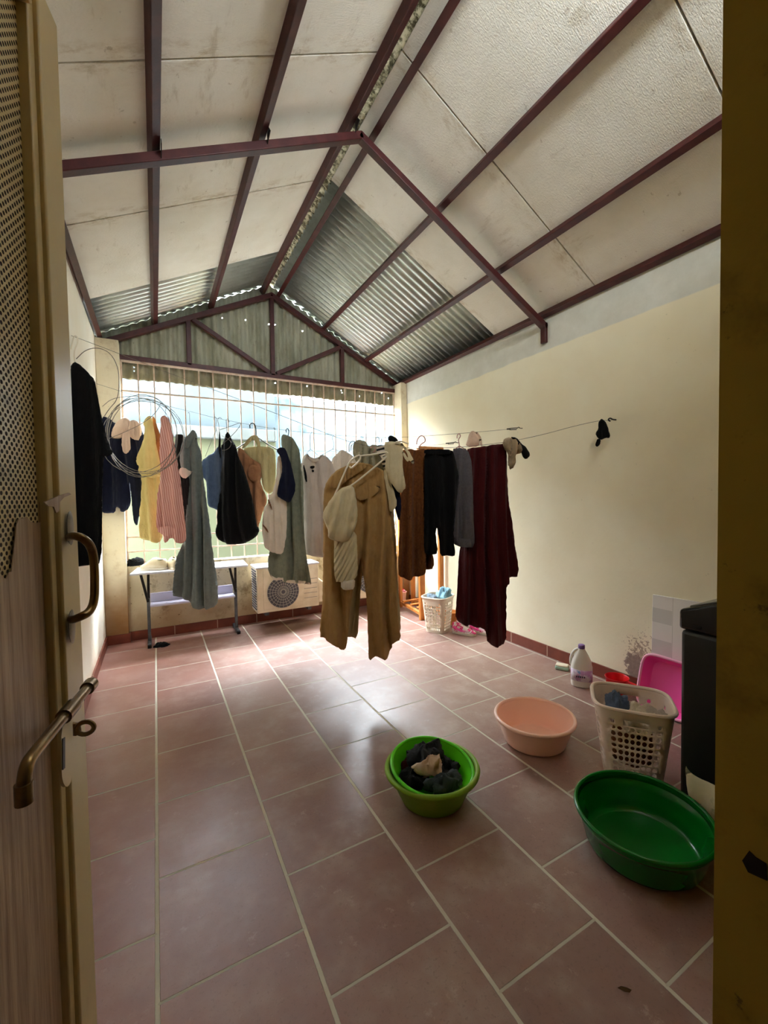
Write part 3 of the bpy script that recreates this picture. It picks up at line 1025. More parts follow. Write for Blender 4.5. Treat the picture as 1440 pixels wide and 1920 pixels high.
hanger('wire hanger hook holding the long grey dress', 'B', .05, [[(358, 812), (356, 792), (355, 771), (352, 775)]], MT['wire'])
G('denim_shorts', 'blue denim shorts hanging behind the black sleeveless top', 'shorts', FB['blue'], 'B', -.02,
  [(410, 836), (400, 850), (388, 856), (380, 863), (377, 880), (380, 893), (387, 906), (388, 930), (391, 948), (402, 954), (412, 958), (416, 930), (424, 890), (420, 850), (415, 838)], thick=.05, fold=.01, freq=9, rnd=.04)
hanger('wire hanger with a long bare arm sloping down to the blue denim shorts', 'B', -.02, [[(402, 788), (401, 783), (404, 781), (406, 785), (404, 800), (406, 806), (395, 830), (385, 856)], [(406, 806), (413, 836)]], MT['wire'])
bt = G('sleeveless_top', 'black sleeveless top with rolled hem hanging in front of the blue denim shorts', 'top', MT['black_cloth'], 'B', .06,
       [(425, 810), (430, 811), (440, 833), (451, 860), (463, 897), (476, 945), (481, 985), (487, 991), (486, 998), (478, 1008), (467, 1016), (449, 1021), (420, 1020), (409, 1008), (406, 993), (410, 986), (409, 960), (413, 930), (415, 906), (414, 885), (418, 862), (415, 840), (419, 824)],
       thick=.07, fold=.014, freq=7, rnd=.06)
G('strap', '', '', MT['black_cloth'], 'B', .06, [(411, 809), (413, 810), (414, 840), (415, 862), (411, 855), (409, 832)], parent=bt, thick=.015, fold=.001)
G('care_label', '', '', FB['polo'], 'B', .105, [(429, 860), (431, 866), (429, 876), (424, 872), (422, 866)], parent=bt, thick=.006, fold=.0, jag=0)
hanger('thin wire hanger hook above the black top, left of its pair', 'B', .0, [[(409, 793), (408, 786), (412, 782), (416, 785)], [(408, 788), (411, 800), (411, 812)]], MT['wire'])
hanger('thin wire hanger hook holding the black sleeveless top by its shoulder', 'B', .04, [[(424, 788), (427, 784), (430, 792)], [(424, 788), (425, 800), (426, 811)]], MT['wire'])
hanger('twisted empty wire hanger crossing in front of the black sleeveless top', 'B', .12, [[(412, 806), (430, 800), (451, 792), (452, 796), (440, 812), (414, 836)], [(416, 817), (428, 823), (434, 829), (432, 838), (424, 844), (416, 844)]], MT['wire'])
tn = G('camisole', 'tan bodysuit with cream halter straps hanging on a black hanger', 'top', FB['tan'], 'B', -.06,
       [(446, 841), (452, 839), (462, 850), (475, 862), (488, 868), (491, 880), (490, 895), (488, 905), (494, 918), (500, 930), (502, 940), (493, 957), (488, 979), (484, 1003), (478, 1008), (470, 990), (455, 920), (446, 880)], thick=.06, fold=.012, freq=7, rnd=.05)
G('cup', '', '', FB['tan'], 'B', -.03, [(463, 880), (470, 871), (482, 872), (489, 882), (488, 896), (480, 905), (469, 902), (463, 892)], parent=tn, thick=.045, fold=0, rnd=.08)
G('halter_panel', '', '', FB['cream'], 'B', -.07, [(455, 841), (468, 838), (490, 837), (505, 838), (514, 843), (517, 860), (517, 906), (513, 922), (503, 927), (492, 914), (489, 880), (475, 868), (462, 852)], parent=tn, thick=.03, fold=.003)
G('strap', '', '', FB['cream'], 'B', -.03, [(470, 818), (478, 815), (484, 818), (489, 835), (489, 852), (486, 866), (482, 860), (483, 838), (478, 826), (470, 827), (463, 836), (456, 842), (454, 839), (462, 826)], parent=tn, thick=.015, fold=.001, step=.012, round_it=1)
hanger('black plastic hanger holding the tan bodysuit', 'B', -.05, [[(469, 803), (468, 796), (473, 793), (478, 796), (480, 805), (480, 818)], [(480, 818), (460, 830), (438, 845)], [(480, 818), (500, 832), (522, 844)]], MT['black_gloss'], .005, it=1)
wb = G('pleated_blouse', 'off-white pleated blouse hanging between the tan bodysuit and faded jeans', 'blouse', FB['white'], 'B', .085,
       [(526, 851), (519, 860), (518, 900), (512, 922), (504, 930), (505, 938), (499, 948), (494, 958), (491, 979), (492, 1012), (497, 1026), (503, 1032), (515, 1037), (530, 1040), (536, 1020), (538, 968), (538, 941), (531, 900), (530, 876)],
       thick=.035, fold=.007, freq=16, rnd=.03, pleat=(22, .004))
G('drawstring', '', '', FB['tan'], 'B', .12, [(501, 937), (504, 936), (509, 948), (511, 957), (508, 954)], parent=wb, thick=.008, fold=0, jag=0, step=.01)
G('drawstring', '', '', FB['tan'], 'B', .12, [(490, 982), (493, 983), (500, 990), (504, 999), (501, 998)], parent=wb, thick=.008, fold=0, jag=0, step=.01)
hanger('thin white hanger hook just right of the black plastic hanger', 'B', -.04, [[(515, 806), (513, 801), (516, 803), (514, 813), (516, 820), (514, 830)]], MT['wire'], .0018)
jn = G('jeans', 'long faded grey-green jeans with frayed hem, hanging left of the grey tee', 'jeans', FB['jeans'], 'B', .01,
       [(529, 814), (538, 816), (551, 822), (557, 833), (563, 850), (568, 885), (570, 927), (572, 989), (573, 1037), (580, 1068), (586, 1089), (584, 1096), (567, 1093), (553, 1093), (534, 1091), (526, 1085), (515, 1089), (507, 1077), (504, 1058), (508, 1030), (516, 1000), (528, 960), (533, 900), (530, 850), (526, 826)],
       thick=.05, fold=.016, freq=8, rnd=.045, crumple=.006)
G('frayed_hem', '', '', FB['white'], 'B', .045, [(508, 1076), (516, 1085), (527, 1081), (535, 1087), (553, 1089), (568, 1089), (583, 1092), (584, 1097), (567, 1094), (553, 1094), (534, 1092), (526, 1086), (515, 1090), (507, 1079)], parent=jn, thick=.012, fold=.003, freq=20, jag=.008, step=.01)
G('sleeve', 'navy blue short sleeve top hanging over the pleated blouse', 'top', MT['navy'], 'B', .14,
  [(517, 845), (526, 838), (536, 841), (544, 864), (551, 893), (555, 914), (547, 939), (540, 943), (530, 937), (519, 929), (522, 914), (525, 900), (530, 879), (526, 855)], thick=.04, fold=.006, freq=8).name = 'navy_shirt'
hanger('dark hanger hook holding the faded jeans', 'B', .0, [[(537, 811), (536, 806), (539, 803), (542, 807), (540, 818)]], MT['dark_metal'], .004)
ts = G('t_shirt', 'pale grey t-shirt with small chest print hanging right of the faded jeans', 't-shirt', FB['tee'], 'B', -.07,
       [(566, 858), (575, 850), (583, 858), (595, 859), (603, 852), (613, 856), (624, 868), (630, 890), (626, 910), (622, 960), (620, 1046), (605, 1046), (585, 1042), (570, 1038), (566, 960), (562, 900)],
       thick=.045, fold=.010, freq=7, rnd=.04)
G('neck_band', '', '', FB['polo'], 'B', -.035, [(574, 850), (577, 851), (584, 860), (594, 861), (602, 853), (605, 853), (596, 866), (584, 866)], parent=ts, thick=.015, fold=.002, step=.01)
for q in ([(581, 874), (590, 873), (590, 878), (582, 879)], [(584, 881), (589, 881), (589, 885), (585, 885)]):
    G('chest_print', '', '', MT['black_cloth'], 'B', -.038, q, parent=ts, thick=.006, fold=0, step=.008, jag=.002, round_it=1)
G('side_print', '', '', MT['black_cloth'], 'B', -.036, [(568, 872), (571, 872), (577, 903), (572, 904)], parent=ts, thick=.006, fold=0, step=.01, jag=.003, round_it=1)
hanger('wire hanger holding the pale grey t-shirt', 'B', -.06, [[(589, 813), (586, 810), (582, 812), (581, 825), (582, 842)], [(582, 842), (573, 852)], [(582, 842), (597, 854)]], MT['wire'])
G('polo_shirt', 'pale beige shirt hanging behind and right of the grey tee', 'shirt', FB['polo'], 'B', -.16,
  [(620, 864), (632, 850), (640, 843), (652, 848), (668, 860), (680, 900), (676, 1000), (630, 1010), (618, 950)], thick=.04, fold=.01, freq=7)
hanger('wire hanger holding the pale beige shirt behind the brown trousers', 'B', -.14, [[(629, 818), (625, 817), (622, 820), (627, 833), (624, 842)], [(624, 842), (604, 853)], [(624, 842), (638, 846)]], MT['wire'])
# loops of spare wire
loops = MB()
cc = wpt('B', (266, 820), .30)
coil = []
for k in range(150):
    a = k / 30 * 2 * pi
    w = 1 + .05 * math.sin(k * .37)
    px = 266 + (68 + 4 * math.sin(a * .23)) * w * math.cos(a + 1.9) + 6 * math.sin(a * .5)
    py = 818 - (72 + 3 * math.cos(a * .31)) * w * math.sin(a + 1.9)
    coil.append(wpt('B', (px, py), 0.30 + .03 * math.sin(a * .7)))
loops.tube(coil, .0026, 6)
tail = [wpt('A', p, .03) for p in ((143, 673), (160, 656), (184, 651), (208, 662), (222, 690), (224, 722), (220, 750), (205, 766), (196, 780))]
arc = [wpt('B', p, .31) for p in ((192, 762), (210, 747), (240, 743), (275, 742), (297, 747), (302, 757), (296, 768), (284, 782), (262, 797), (230, 812), (205, 822))]
wc = tag(loops.build('wire_coil', MT['wire'], loc=cc), 'loose coil of spare wire looped around the yellow and pink garments', 'wire coil')
MB().tube(smooth_path(tail, 2), .0022, 6).build('loose_end', MT['wire'], wc)
MB().tube(smooth_path(arc, 2), .0022, 6).build('loose_loop', MT['wire'], wc)

# --- middle front
G('polo_shirt', 'sage grey shirt bunched on the line above the brown trousers', 'shirt', FB['sage'], 'A', -.08,
  [(661, 836), (666, 826), (676, 824), (686, 828), (692, 838), (700, 832), (712, 838), (722, 860), (722, 900), (700, 905), (676, 880), (662, 856)], thick=.06, fold=.014, freq=16, rnd=.04, crumple=.010).name = 'bunched_shirt'
hanger('grey plastic hanger hook just left of the sage grey shirt', 'A', -.06, [[(655, 847), (654, 835), (658, 828), (663, 827), (666, 830)], [(658, 845), (658, 836), (662, 832)]], MT['grey_plastic'], .003)
hanger('brown hook poking out right of the sage grey shirt', 'A', -.03, [[(695, 840), (699, 836), (704, 840), (703, 846), (699, 848)]], MT['pink_hook'], .004)
G('striped_top', 'black and white striped top mostly hidden behind the beige ribbed top', 'top', FB['bw'], 'A', -.02,
  [(706, 836), (718, 833), (728, 838), (728, 860), (724, 878), (718, 876), (714, 858), (706, 848)], thick=.04, fold=.006, freq=12)
G('khaki_trousers', 'pale khaki trousers hanging behind the brown wide trousers', 'trousers', FB['khaki'], 'A', -.10,
  [(640, 900), (700, 885), (733, 892), (737, 940), (742, 1010), (746, 1090), (751, 1150), (752, 1190), (730, 1200), (700, 1195), (690, 1120), (680, 1068), (676, 1110), (673, 1150), (671, 1196), (655, 1196), (640, 1180), (640, 1050)],
  thick=.05, fold=.012, freq=8, rnd=.04)
br = G('wide_trousers', 'brown wide-leg trousers hanging in the middle of the room', 'trousers', FB['brown'], 'A', .02,
       [(612, 903), (625, 887), (642, 876), (662, 867), (687, 868), (717, 880), (722, 890), (728, 920), (732, 965), (738, 1030), (743, 1105), (747, 1170), (752, 1196), (736, 1204), (735, 1217), (727, 1230), (719, 1233), (705, 1231), (691, 1236), (690, 1205), (688, 1130), (681, 1075), (676, 1044), (672, 1067), (664, 1090), (656, 1142), (652, 1200), (647, 1222), (638, 1217), (634, 1210), (612, 1203), (610, 1196), (598, 1193), (604, 1142), (606, 1030), (606, 955), (607, 920)],
       thick=.06, fold=.020, freq=7, rnd=.05, crumple=.006, step=.011)
G('waistband', '', '', FB['brown'], 'A', .07, [(614, 905), (625, 890), (643, 879), (662, 870), (688, 871), (686, 878), (662, 892), (640, 910), (622, 918)], parent=br, thick=.02, fold=.0045, freq=26, crumple=.003, step=.006)
G('pocket', '', '', FB['brown'], 'A', .06, [(664, 912), (680, 905), (693, 895), (697, 908), (706, 912), (714, 909), (708, 925), (690, 935), (670, 940)], parent=br, thick=.010, fold=.003, rnd=.01)
bl = G('blouse', 'ivory chiffon blouse hanging down in front of the brown trousers', 'blouse', FB['ivory'], 'A', .15,
       [(630, 924), (638, 917), (648, 912), (660, 909), (665, 918), (669, 942), (671, 965), (668, 985), (660, 1003), (650, 1018), (640, 1016), (628, 1014), (621, 1012), (615, 1007), (616, 998), (610, 982), (604, 965), (612, 948), (621, 935)],
       thick=.07, fold=.009, freq=11, rnd=.05, crumple=.009, step=.010, slant=.25)
G('ribbed_sleeve', '', '', FB['ivory'], 'A', .13, [(627, 1000), (650, 1000), (668, 995), (670, 1030), (671, 1076), (666, 1085), (655, 1090), (640, 1092), (627, 1090), (626, 1030)], parent=bl, thick=.035, fold=.003, freq=26, crumple=.004, step=.007, slant=.5)
G('cuff', '', '', FB['white'], 'A', .135, [(639, 1087), (652, 1089), (666, 1084), (665, 1105), (652, 1106), (640, 1105)], parent=bl, thick=.03, fold=.002, freq=20, step=.008)
hanger('white tubular plastic hanger tilted in front of the brown trousers', 'A', .13, [[(627, 930), (640, 900), (653, 870), (660, 861), (673, 853), (676, 856), (675, 862), (666, 872), (658, 878), (655, 874)],
       [(675, 855), (700, 852), (724, 847), (727, 850)], [(725, 856), (717, 860), (715, 856), (722, 852)], [(724, 857), (700, 878), (660, 910), (640, 922)]], MT['white_plastic'], .006, it=1)
hanger('thin wire hook on the line directly right of the sage grey shirt', 'B', 0, [[(678, 822), (676, 818), (679, 818), (681, 822)]], MT['wire'], .0018)
hanger('close pair of grey hooks on the line left of the black cloth', 'A', -.04, [[(705, 829), (704, 822), (708, 819), (711, 822), (711, 830)], [(715, 830), (716, 822)]], MT['grey_plastic'], .0025)
rb = G('ribbed_top', 'beige ribbed top folded over the line right of the brown trousers', 'top', FB['ivory'], 'A', .07,
       [(719, 830), (728, 827), (740, 829), (752, 826), (755, 850), (754, 870), (757, 895), (761, 915), (755, 919), (754, 924), (747, 924), (738, 912), (728, 900), (722, 880), (723, 855)], thick=.045, fold=.008, freq=12, pleat=(40, .003))
G('lower_tier', '', '', FB['ivory'], 'A', .05, [(718, 880), (728, 882), (731, 900), (738, 918), (745, 945), (738, 957), (732, 966), (727, 930), (722, 905)], parent=rb, thick=.03, fold=.006)
G('strap', '', '', FB['ivory'], 'A', .085, [(752, 828), (760, 838), (770, 850), (777, 866), (774, 871), (768, 862), (764, 866), (757, 858), (753, 845), (758, 848), (764, 858), (766, 856), (760, 844), (752, 836)], parent=rb, thick=.014, fold=.001, step=.011, round_it=1)
hanger('white hanger arm end sticking out right above the beige ribbed top', 'A', .10, [[(742, 829), (752, 827), (766, 832)]], MT['white_plastic'], .005)
G('black_cloth', 'crumpled black cloth on the line above the beige ribbed top', 'cloth', MT['black_cloth'], 'A', .0,
  [(726, 822), (731, 816), (738, 817), (746, 824), (747, 830), (730, 830)], thick=.05, fold=.006, crumple=.01)
G('navy_strip', 'dark navy pinstriped garment between the beige ribbed top and brown terry towel', 'trousers', MT['navy'], 'A', .02,
  [(733, 900), (742, 898), (752, 930), (752, 960), (748, 980), (742, 960), (736, 930)], thick=.03, fold=.006)
G('towel', 'brown terry towel with scalloped lower edge hanging beside the black leggings', 'towel', FB['terry'], 'A', -.03,
  [(752, 845), (765, 842), (780, 844), (795, 842), (800, 842), (806, 950), (806, 1030), (809, 1042), (810, 1061), (801, 1072), (793, 1074), (786, 1080), (775, 1082), (764, 1086), (750, 1082), (745, 1072), (747, 1010), (750, 944), (753, 897)],
  thick=.04, fold=.026, freq=9, rnd=.03)
hanger('large pink-grey plastic hook above the brown towel, beside the wooden rack', 'A', -.05, [[(781, 833), (782, 824), (789, 816), (796, 819), (798, 828), (790, 832), (786, 838), (785, 846)]], MT['pink_hook'], .004)
lg = G('leggings', 'black cropped leggings hanging between the brown towel and grey trousers', 'leggings', MT['black_cloth'], 'A', .04,
       [(795, 843), (820, 843), (848, 844), (853, 858), (858, 878), (861, 900), (856, 944), (849, 991), (850, 1020), (853, 1040), (845, 1043), (837, 1042), (824, 1042), (823, 1020), (821, 1005), (817, 985), (816, 1005), (820, 1036), (812, 1040), (802, 1040), (794, 1035), (794, 1000), (796, 944), (796, 897)],
       thick=.045, fold=.010, freq=7)
G('waistband', '', '', MT['black_cloth'], 'A', .07, [(795, 842), (820, 842), (848, 843), (850, 852), (820, 852), (795, 852)], parent=lg, thick=.012, fold=.001, freq=20)
gp = G('grey_trousers', 'slate grey trousers folded over the line left of the maroon cloth', 'trousers', FB['grey'], 'A', .0,
       [(846, 842), (861, 840), (876, 842), (884, 868), (888, 920), (889, 991), (888, 1026), (874, 1026), (862, 1025), (849, 1018), (848, 990), (852, 940), (856, 900), (852, 870)],
       thick=.045, fold=.014, freq=10)
G('hem', '', '', FB['grey'], 'A', .03, [(849, 1006), (870, 1011), (888, 1010), (888, 1026), (864, 1026), (849, 1019)], parent=gp, thick=.02, fold=.006, freq=12)
hanger('dusty pink plastic hanger hook above the slate grey trousers', 'A', .0, [[(857, 822), (857, 816), (861, 812), (864, 818), (859, 824), (861, 832), (861, 842)], [(861, 836), (852, 843)], [(861, 836), (872, 842)]], MT['pink_hook'], .003)
G('maroon_cloth', 'long maroon wrap skirt folded over the line, hem almost touching the floor', 'skirt', FB['maroon'], 'A', -.05,
  [(872, 843), (890, 839), (915, 836), (940, 832), (948, 834), (951, 850), (952, 897), (954, 944), (959, 985), (964, 1026), (972, 1079), (956, 1083), (954, 1094), (946, 1095), (947, 1115), (948, 1160), (949, 1208), (933, 1210), (917, 1209), (911, 1188), (903, 1174), (884, 1175), (852, 1164), (855, 1125), (858, 1085), (862, 1026), (876, 1000), (884, 950), (880, 890)],
  thick=.04, fold=.022, freq=9, rnd=.03, step=.012)
G('scarf', 'crumpled beige scarf over the line at the right end of the maroon cloth', 'scarf', FB['beige'], 'A', .02,
  [(941, 834), (945, 822), (957, 820), (971, 826), (979, 840), (977, 850), (966, 852), (966, 868), (959, 881), (952, 877), (951, 850)], thick=.07, fold=.012, freq=18, crumple=.014, rnd=.04)
G('sock', 'black sock draped over the line beside the beige scarf', 'sock', MT['black_cloth'], 'A', .05,
  [(955, 819), (968, 820), (980, 833), (992, 847), (994, 855), (986, 862), (979, 856), (975, 838), (966, 826)], thick=.04, fold=.002, rnd=.03)
nb = G('bra', 'nude padded bra hung on the line above the maroon cloth', 'bra', FB['nude'], 'B', .02,
       [(872, 838), (877, 822), (880, 812), (886, 807), (894, 812), (899, 822), (899, 838)], thick=.07, fold=.002, rnd=.07)
G('strap', '', '', FB['nude'], 'B', .03, [(886, 808), (900, 812), (906, 838), (901, 838), (897, 818)], parent=nb, thick=.02, fold=.001)
lb = G('lace_bra', 'small black lace bra pegged alone near the wall hook', 'bra', MT['black_cloth'], 'A', .0,
       [(1122, 790), (1127, 785), (1131, 787), (1137, 793), (1140, 803), (1143, 815), (1142, 822), (1136, 821), (1130, 824), (1125, 825), (1119, 822), (1116, 812), (1121, 804), (1121, 796)], thick=.05, fold=.004, rnd=.03, step=.01)
G('strap', '', '', MT['black_cloth'], 'A', .01, [(1120, 822), (1127, 824), (1125, 834), (1120, 838), (1116, 835), (1118, 828)], parent=lb, thick=.015, fold=.0, step=.008)

# ------------------------------------------------------------------ furniture by the back wall
TZ = .70
tb = thing('folding_table', 'white folding table with dark V legs and lilac lower shelf by the back wall', 'table', (.28, 4.44, 0))
tp = [on_z((243, 1076), TZ), on_z((465, 1061), TZ)]
MB().prism([(tp[0][0], 4.29, TZ - .018), (.775, 4.23, TZ - .018), (.795, 4.60, TZ - .018), (-.17, 4.65, TZ - .018)], (0, 0, .018)).build('tabletop', MT['white_top'], tb, bevel=.003)
for x, dx in ((-.085, -1), (.69, 1)):
    MB().beam((x - .058, 4.46, TZ - .018), (x - .002, 4.46, .40), .020, .022).build('stay', MT['dark_metal'], tb, bevel=.002)
    MB().beam((x + .006, 4.49, TZ - .018), (x + .002, 4.49, .40), .020, .022).build('stay', MT['dark_metal'], tb, bevel=.002)
    MB().beam((x, 4.475, .43), (x, 4.475, .02), .026, .034, (0, 1, 0)).build('leg', MT['grey_metal'], tb, bevel=.003)
    MB().beam((x, 4.35, .018), (x, 4.64, .018), .03, .036).build('foot', MT['grey_metal'], tb, bevel=.004)
    MB().bx(x - .016, x + .016, 4.335, 4.36, 0, .03).build('foot_cap', MT['black_gloss'], tb, bevel=.003)
MB().bx(-.07, .675, 4.40, 4.56, .36, .375).build('shelf', MT['lilac'], tb, bevel=.002)
MB().bx(-.07, .675, 4.555, 4.568, .37, .46).build('shelf_back', MT['lilac'], tb, bevel=.002)


def sneaker(c, ang, label, L=.24):
    th = thing('sneaker', label, 'shoe', c, 'white sneakers on the folding table')
    c = np.array(c, float)
    ax = np.array([[math.cos(ang), math.sin(ang), 0], [-math.sin(ang), math.cos(ang), 0], [0, 0, 1.]])
    # sections along the shoe: (t, halfwidth, height)
    S = [(0, .026, .085), (.06, .036, .102), (.2, .040, .098), (.38, .040, .116), (.5, .040, .108), (.65, .042, .084), (.8, .043, .064), (.92, .036, .050), (1.0, .014, .034)]
    n = 14
    vs, fs = [], []
    for t_, w, h in S:
        for k in range(n):
            a = pi * k / (n - 1)
            yy = -w * math.cos(a) * (1 - .25 * math.sin(a) ** 2)
            zz = .018 + (h - .018) * math.sin(a) ** .7
            vs.append(c + ax[0] * (t_ - .5) * L + ax[1] * yy + UPV * zz)
    m = len(S)
    for i in range(m - 1):
        for k in range(n - 1):
            if 1 <= i <= 2 and 5 <= k <= 7:
                continue
            fs.append((i * n + k, i * n + k + 1, (i + 1) * n + k + 1, (i + 1) * n + k))
    fs.append(tuple(range(n)))
    fs.append(tuple((m - 1) * n + k for k in range(n - 1, -1, -1)))
    up = MB().add(vs, fs).build('upper', MT['rubber'], th, solid=.005, sharp=60)
    sol = []
    for t_, w, h in S:
        sol.append((t_, w + .003))
    ring = [c + ax[0] * (t_ - .5) * (L * 1.03) + ax[1] * w for t_, w in sol] + [c + ax[0] * (t_ - .5) * (L * 1.03) - ax[1] * w for t_, w in reversed(sol)]
    MB().prism(smooth_path(ring, 1, True), (0, 0, .022)).build('sole', MT['sole'], th, bevel=.003)
    MB().lathe([(.004, 0), (1, .0), (1.12, -.004), (1.0, -.012)], c + ax[0] * (-.27 * L) + UPV * .0995, 28, .036, .024, 2, 0, (ax[0], ax[1], UPV * 1.0)).build('lining', MT['lining'], th)
    for i, t_ in enumerate((.48, .54, .60, .66)):
        p = c + ax[0] * (t_ - .5) * L
        z = .116 - .16 * (t_ - .47)
        MB().tube(smooth_path([p - ax[1] * .022 + UPV * (z - .012), p + UPV * z, p + ax[1] * .022 + ax[0] * .01 + UPV * (z - .012)], 2), .0028, 6).build('lace', MT['sole'], th)


s1 = on_z((291, 1062), TZ)
s2 = on_z((320, 1062), TZ)
sneaker((s1[0] - .01, 4.42, TZ), 2.7, 'white sneaker on the folding table turned side-on, left of its pair', .23)
sneaker((s2[0] + .012, 4.40, TZ), 1.9, 'white sneaker on the folding table with heel towards the room, right of its pair', .23)


def heap(name, c, rx, ry, hz, mat, seed, label=None, cat=None, group=None, parent=None, rough=.5, n=40, m=14, ax=None, fr=7.):
    """a soft crumpled heap of cloth"""
    c = np.array(c, float)
    ax = np.array(ax, float) if ax is not None else np.eye(3)
    vs, fs = [], []
    for i in range(m + 1):
        ph = pi * i / m
        for k in range(n):
            a = 2 * pi * k / n
            d = Vector((math.sin(ph) * math.cos(a), math.sin(ph) * math.sin(a), math.cos(ph)))
            f = 1 + rough * (noise.noise(d * 1.8 + Vector((seed, 0, 0))) + .55 * (abs(noise.noise(d * fr * .6 + Vector((0, seed, 0)))) * -1.6 + .4) + .18 * noise.noise(d * fr * 2))
            z = d.z * hz * f
            v = ax[0] * d.x * rx * f + ax[1] * d.y * ry * f + ax[2] * max(z, -.3 * hz)
            vs.append(c + v + ax[2] * hz * .3)
    for i in range(m):
        for k in range(n):
            l = (k + 1) % n
            fs.append((i * n + k, (i + 1) * n + k, (i + 1) * n + l, i * n + l))
    o = MB().add(vs, fs).build(name, mat, parent, loc=None if parent else c, sharp=80)
    if label:
        tag(o, label, cat, group)
    return o


bk_ = on_z((250, 1066), .715)
heap('black_cloth', (-.20, 4.72, .716), .09, .045, .05, MT['black_cloth'], 3, 'black cloth lying on the sill left of the white sneakers', 'cloth')
fb_ = on_z((303, 1212), 0)
heap('black_rag', (fb_[0], fb_[1], 0), .055, .03, .028, MT['black_cloth'], 5, 'small black rag dropped on the floor near the table foot', 'rag')

# air conditioner outdoor units
t = NT('ac_fan_grille')
o_ = t.obj()
acg_m = t.done(lin((176, 170, 160)), .5, .0)
m_fan = simple('dark_fan_recess', (86, 84, 92), (74, 74, 80), .7, 6)


def ac_unit(x0, x1, yf, yb, z0, z1, fx, fz, fr, label, cover=True):
    th = thing('outdoor_unit', label, 'air conditioner', ((x0 + x1) / 2, (yf + yb) / 2, z0), 'air conditioner units by the back wall')
    MB().bx(x0, x1, yf, yb, z0, z1 - .012).build('casing', MT['ac_body'], th, bevel=.008)
    MB().bx(x0 - .008, x1 + .008, yf - .008, yb + .004, z1 - .014, z1 + .004).build('top_cover', MT['white_top'], th, bevel=.005)
    # fan well: recessed frame plate + disc + mesh
    MB().bx(fx - fr - .035, fx + fr + .04, yf - .005, yf, z0 + .03, z1 - .03).build('fan_panel', MT['ac_body'], th, bevel=.004)
    MB().lathe([(fr, 0), (fr, .004)], (fx, yf - .0055, fz), 48, ax=((1, 0, 0), (0, 0, 1), (0, -1, 0))).build('fan_opening', m_fan, th)
    gm_ = MB()
    for k in range(1, 7):
        r_ = fr * k / 6
        gm_.tube([(fx + r_ * math.cos(a), yf - .013, fz + r_ * math.sin(a)) for a in np.linspace(0, 2 * pi, 40, endpoint=False)], .002, 5, True)
    for k in range(24):
        a = 2 * pi * k / 24
        gm_.tube([(fx + .02 * math.cos(a), yf - .013, fz + .02 * math.sin(a)), (fx + fr * math.cos(a + .25), yf - .013, fz + fr * math.sin(a + .25))], .002, 5)
    gm_.build('fan_grille', acg_m, th)
    lv = MB()
    for k in range(16):
        z = z0 + .04 + k * (z1 - z0 - .08) / 15
        lv.bx(x0 - .006, x0 + .001, yf + .03, yb - .03, z - .006, z + .006)
    lv.build('side_louvres', m_fan, th, smooth=False)
    pnl = MB()
    for k in range(5):
        z = z0 + .1 + k * .05
        pnl.bx(fx + fr + .06, x1 - .02, yf - .002, yf, z, z + .004)
    pnl.build('panel_lines', MT['wood'] if False else MT['grey_plastic'], th, smooth=False)
    if cover:
        MB().prism([(x1, yf + .02, z0 + .03), (x1 + .11, yf + .02, z0 + .03), (x1 + .12, yf + .02, z0 + .20), (x1, yf + .02, z0 + .30)], (0, .14, 0)).build('valve_cover', MT['ac_body'], th, bevel=.012)
    for x in (x0 + .1, x1 - .1):
        MB().bx(x - .02, x + .02, yf + .02, yb + .09, z0 - .035, z0).build('bracket', MT['grey_metal'], th, bevel=.003)


ac_unit(.873, 1.525, 4.32, 4.59, .178, .645, 1.135, .375, .165, 'outdoor air conditioner unit under the hanging jeans, beside the white table')
ac_unit(1.90, 2.535, 4.38, 4.61, .17, .665, 2.17, .40, .17, 'outdoor air conditioner unit behind the brown trousers, near the wooden rack', False)

# wooden rack
rk = thing('wooden_rack', 'orange wooden standing rack in the back right corner', 'rack', (2.61, 4.03, 0))
for x, y, w in ((2.51, 3.80, .062), (2.765, 3.80, .055), (2.585, 4.38, .035), (2.765, 4.38, .045)):
    MB().bx(x - w / 2, x + w / 2, y - .02, y + .02, 0, 1.86).build('post', MT['wood'], rk, bevel=.004)
MB().bx(2.475, 2.80, 3.77, 3.78, 1.81, 1.875).build('top_rail', MT['wood'], rk, bevel=.004)
MB().bx(2.565, 2.79, 4.40, 4.42, 1.80, 1.86).build('top_rail', MT['wood'], rk, bevel=.004)
for x, x2 in ((2.51, 2.585), (2.765, 2.765)):
    for z in (.06, 1.70):
        MB().beam((x, 3.82, z), (x2, 4.36, z), .035, .035).build('side_rail', MT['wood'], rk, bevel=.004)
for y in (3.92, 4.06, 4.24):
    MB().bx(2.53, 2.765, y - .02, y + .02, .095, .112).build('slat', MT['wood'], rk, bevel=.003)

# small peach bin with pink bits
bn = thing('waste_bin', 'small peach bin filled with pink and white scraps beside the wooden rack', 'bin', (2.66, 4.50, 0))
MB().lathe([(.052, 0), (.056, .004), (.068, .15), (.073, .152), (.073, .158), (.064, .158), (.053, .01), (.01, .008)], (2.66, 4.50, 0), 32).build('bucket', MT['tub_pink'], bn)
heap('scraps', (2.66, 4.50, .145), .06, .06, .03, simple('pink_white_scraps', (240, 224, 220), (214, 60, 92), .7, 40), 2, parent=bn)
heap('red_scrap', (2.665, 4.49, .175), .026, .022, .02, MT['red_plastic'], 8, parent=bn)


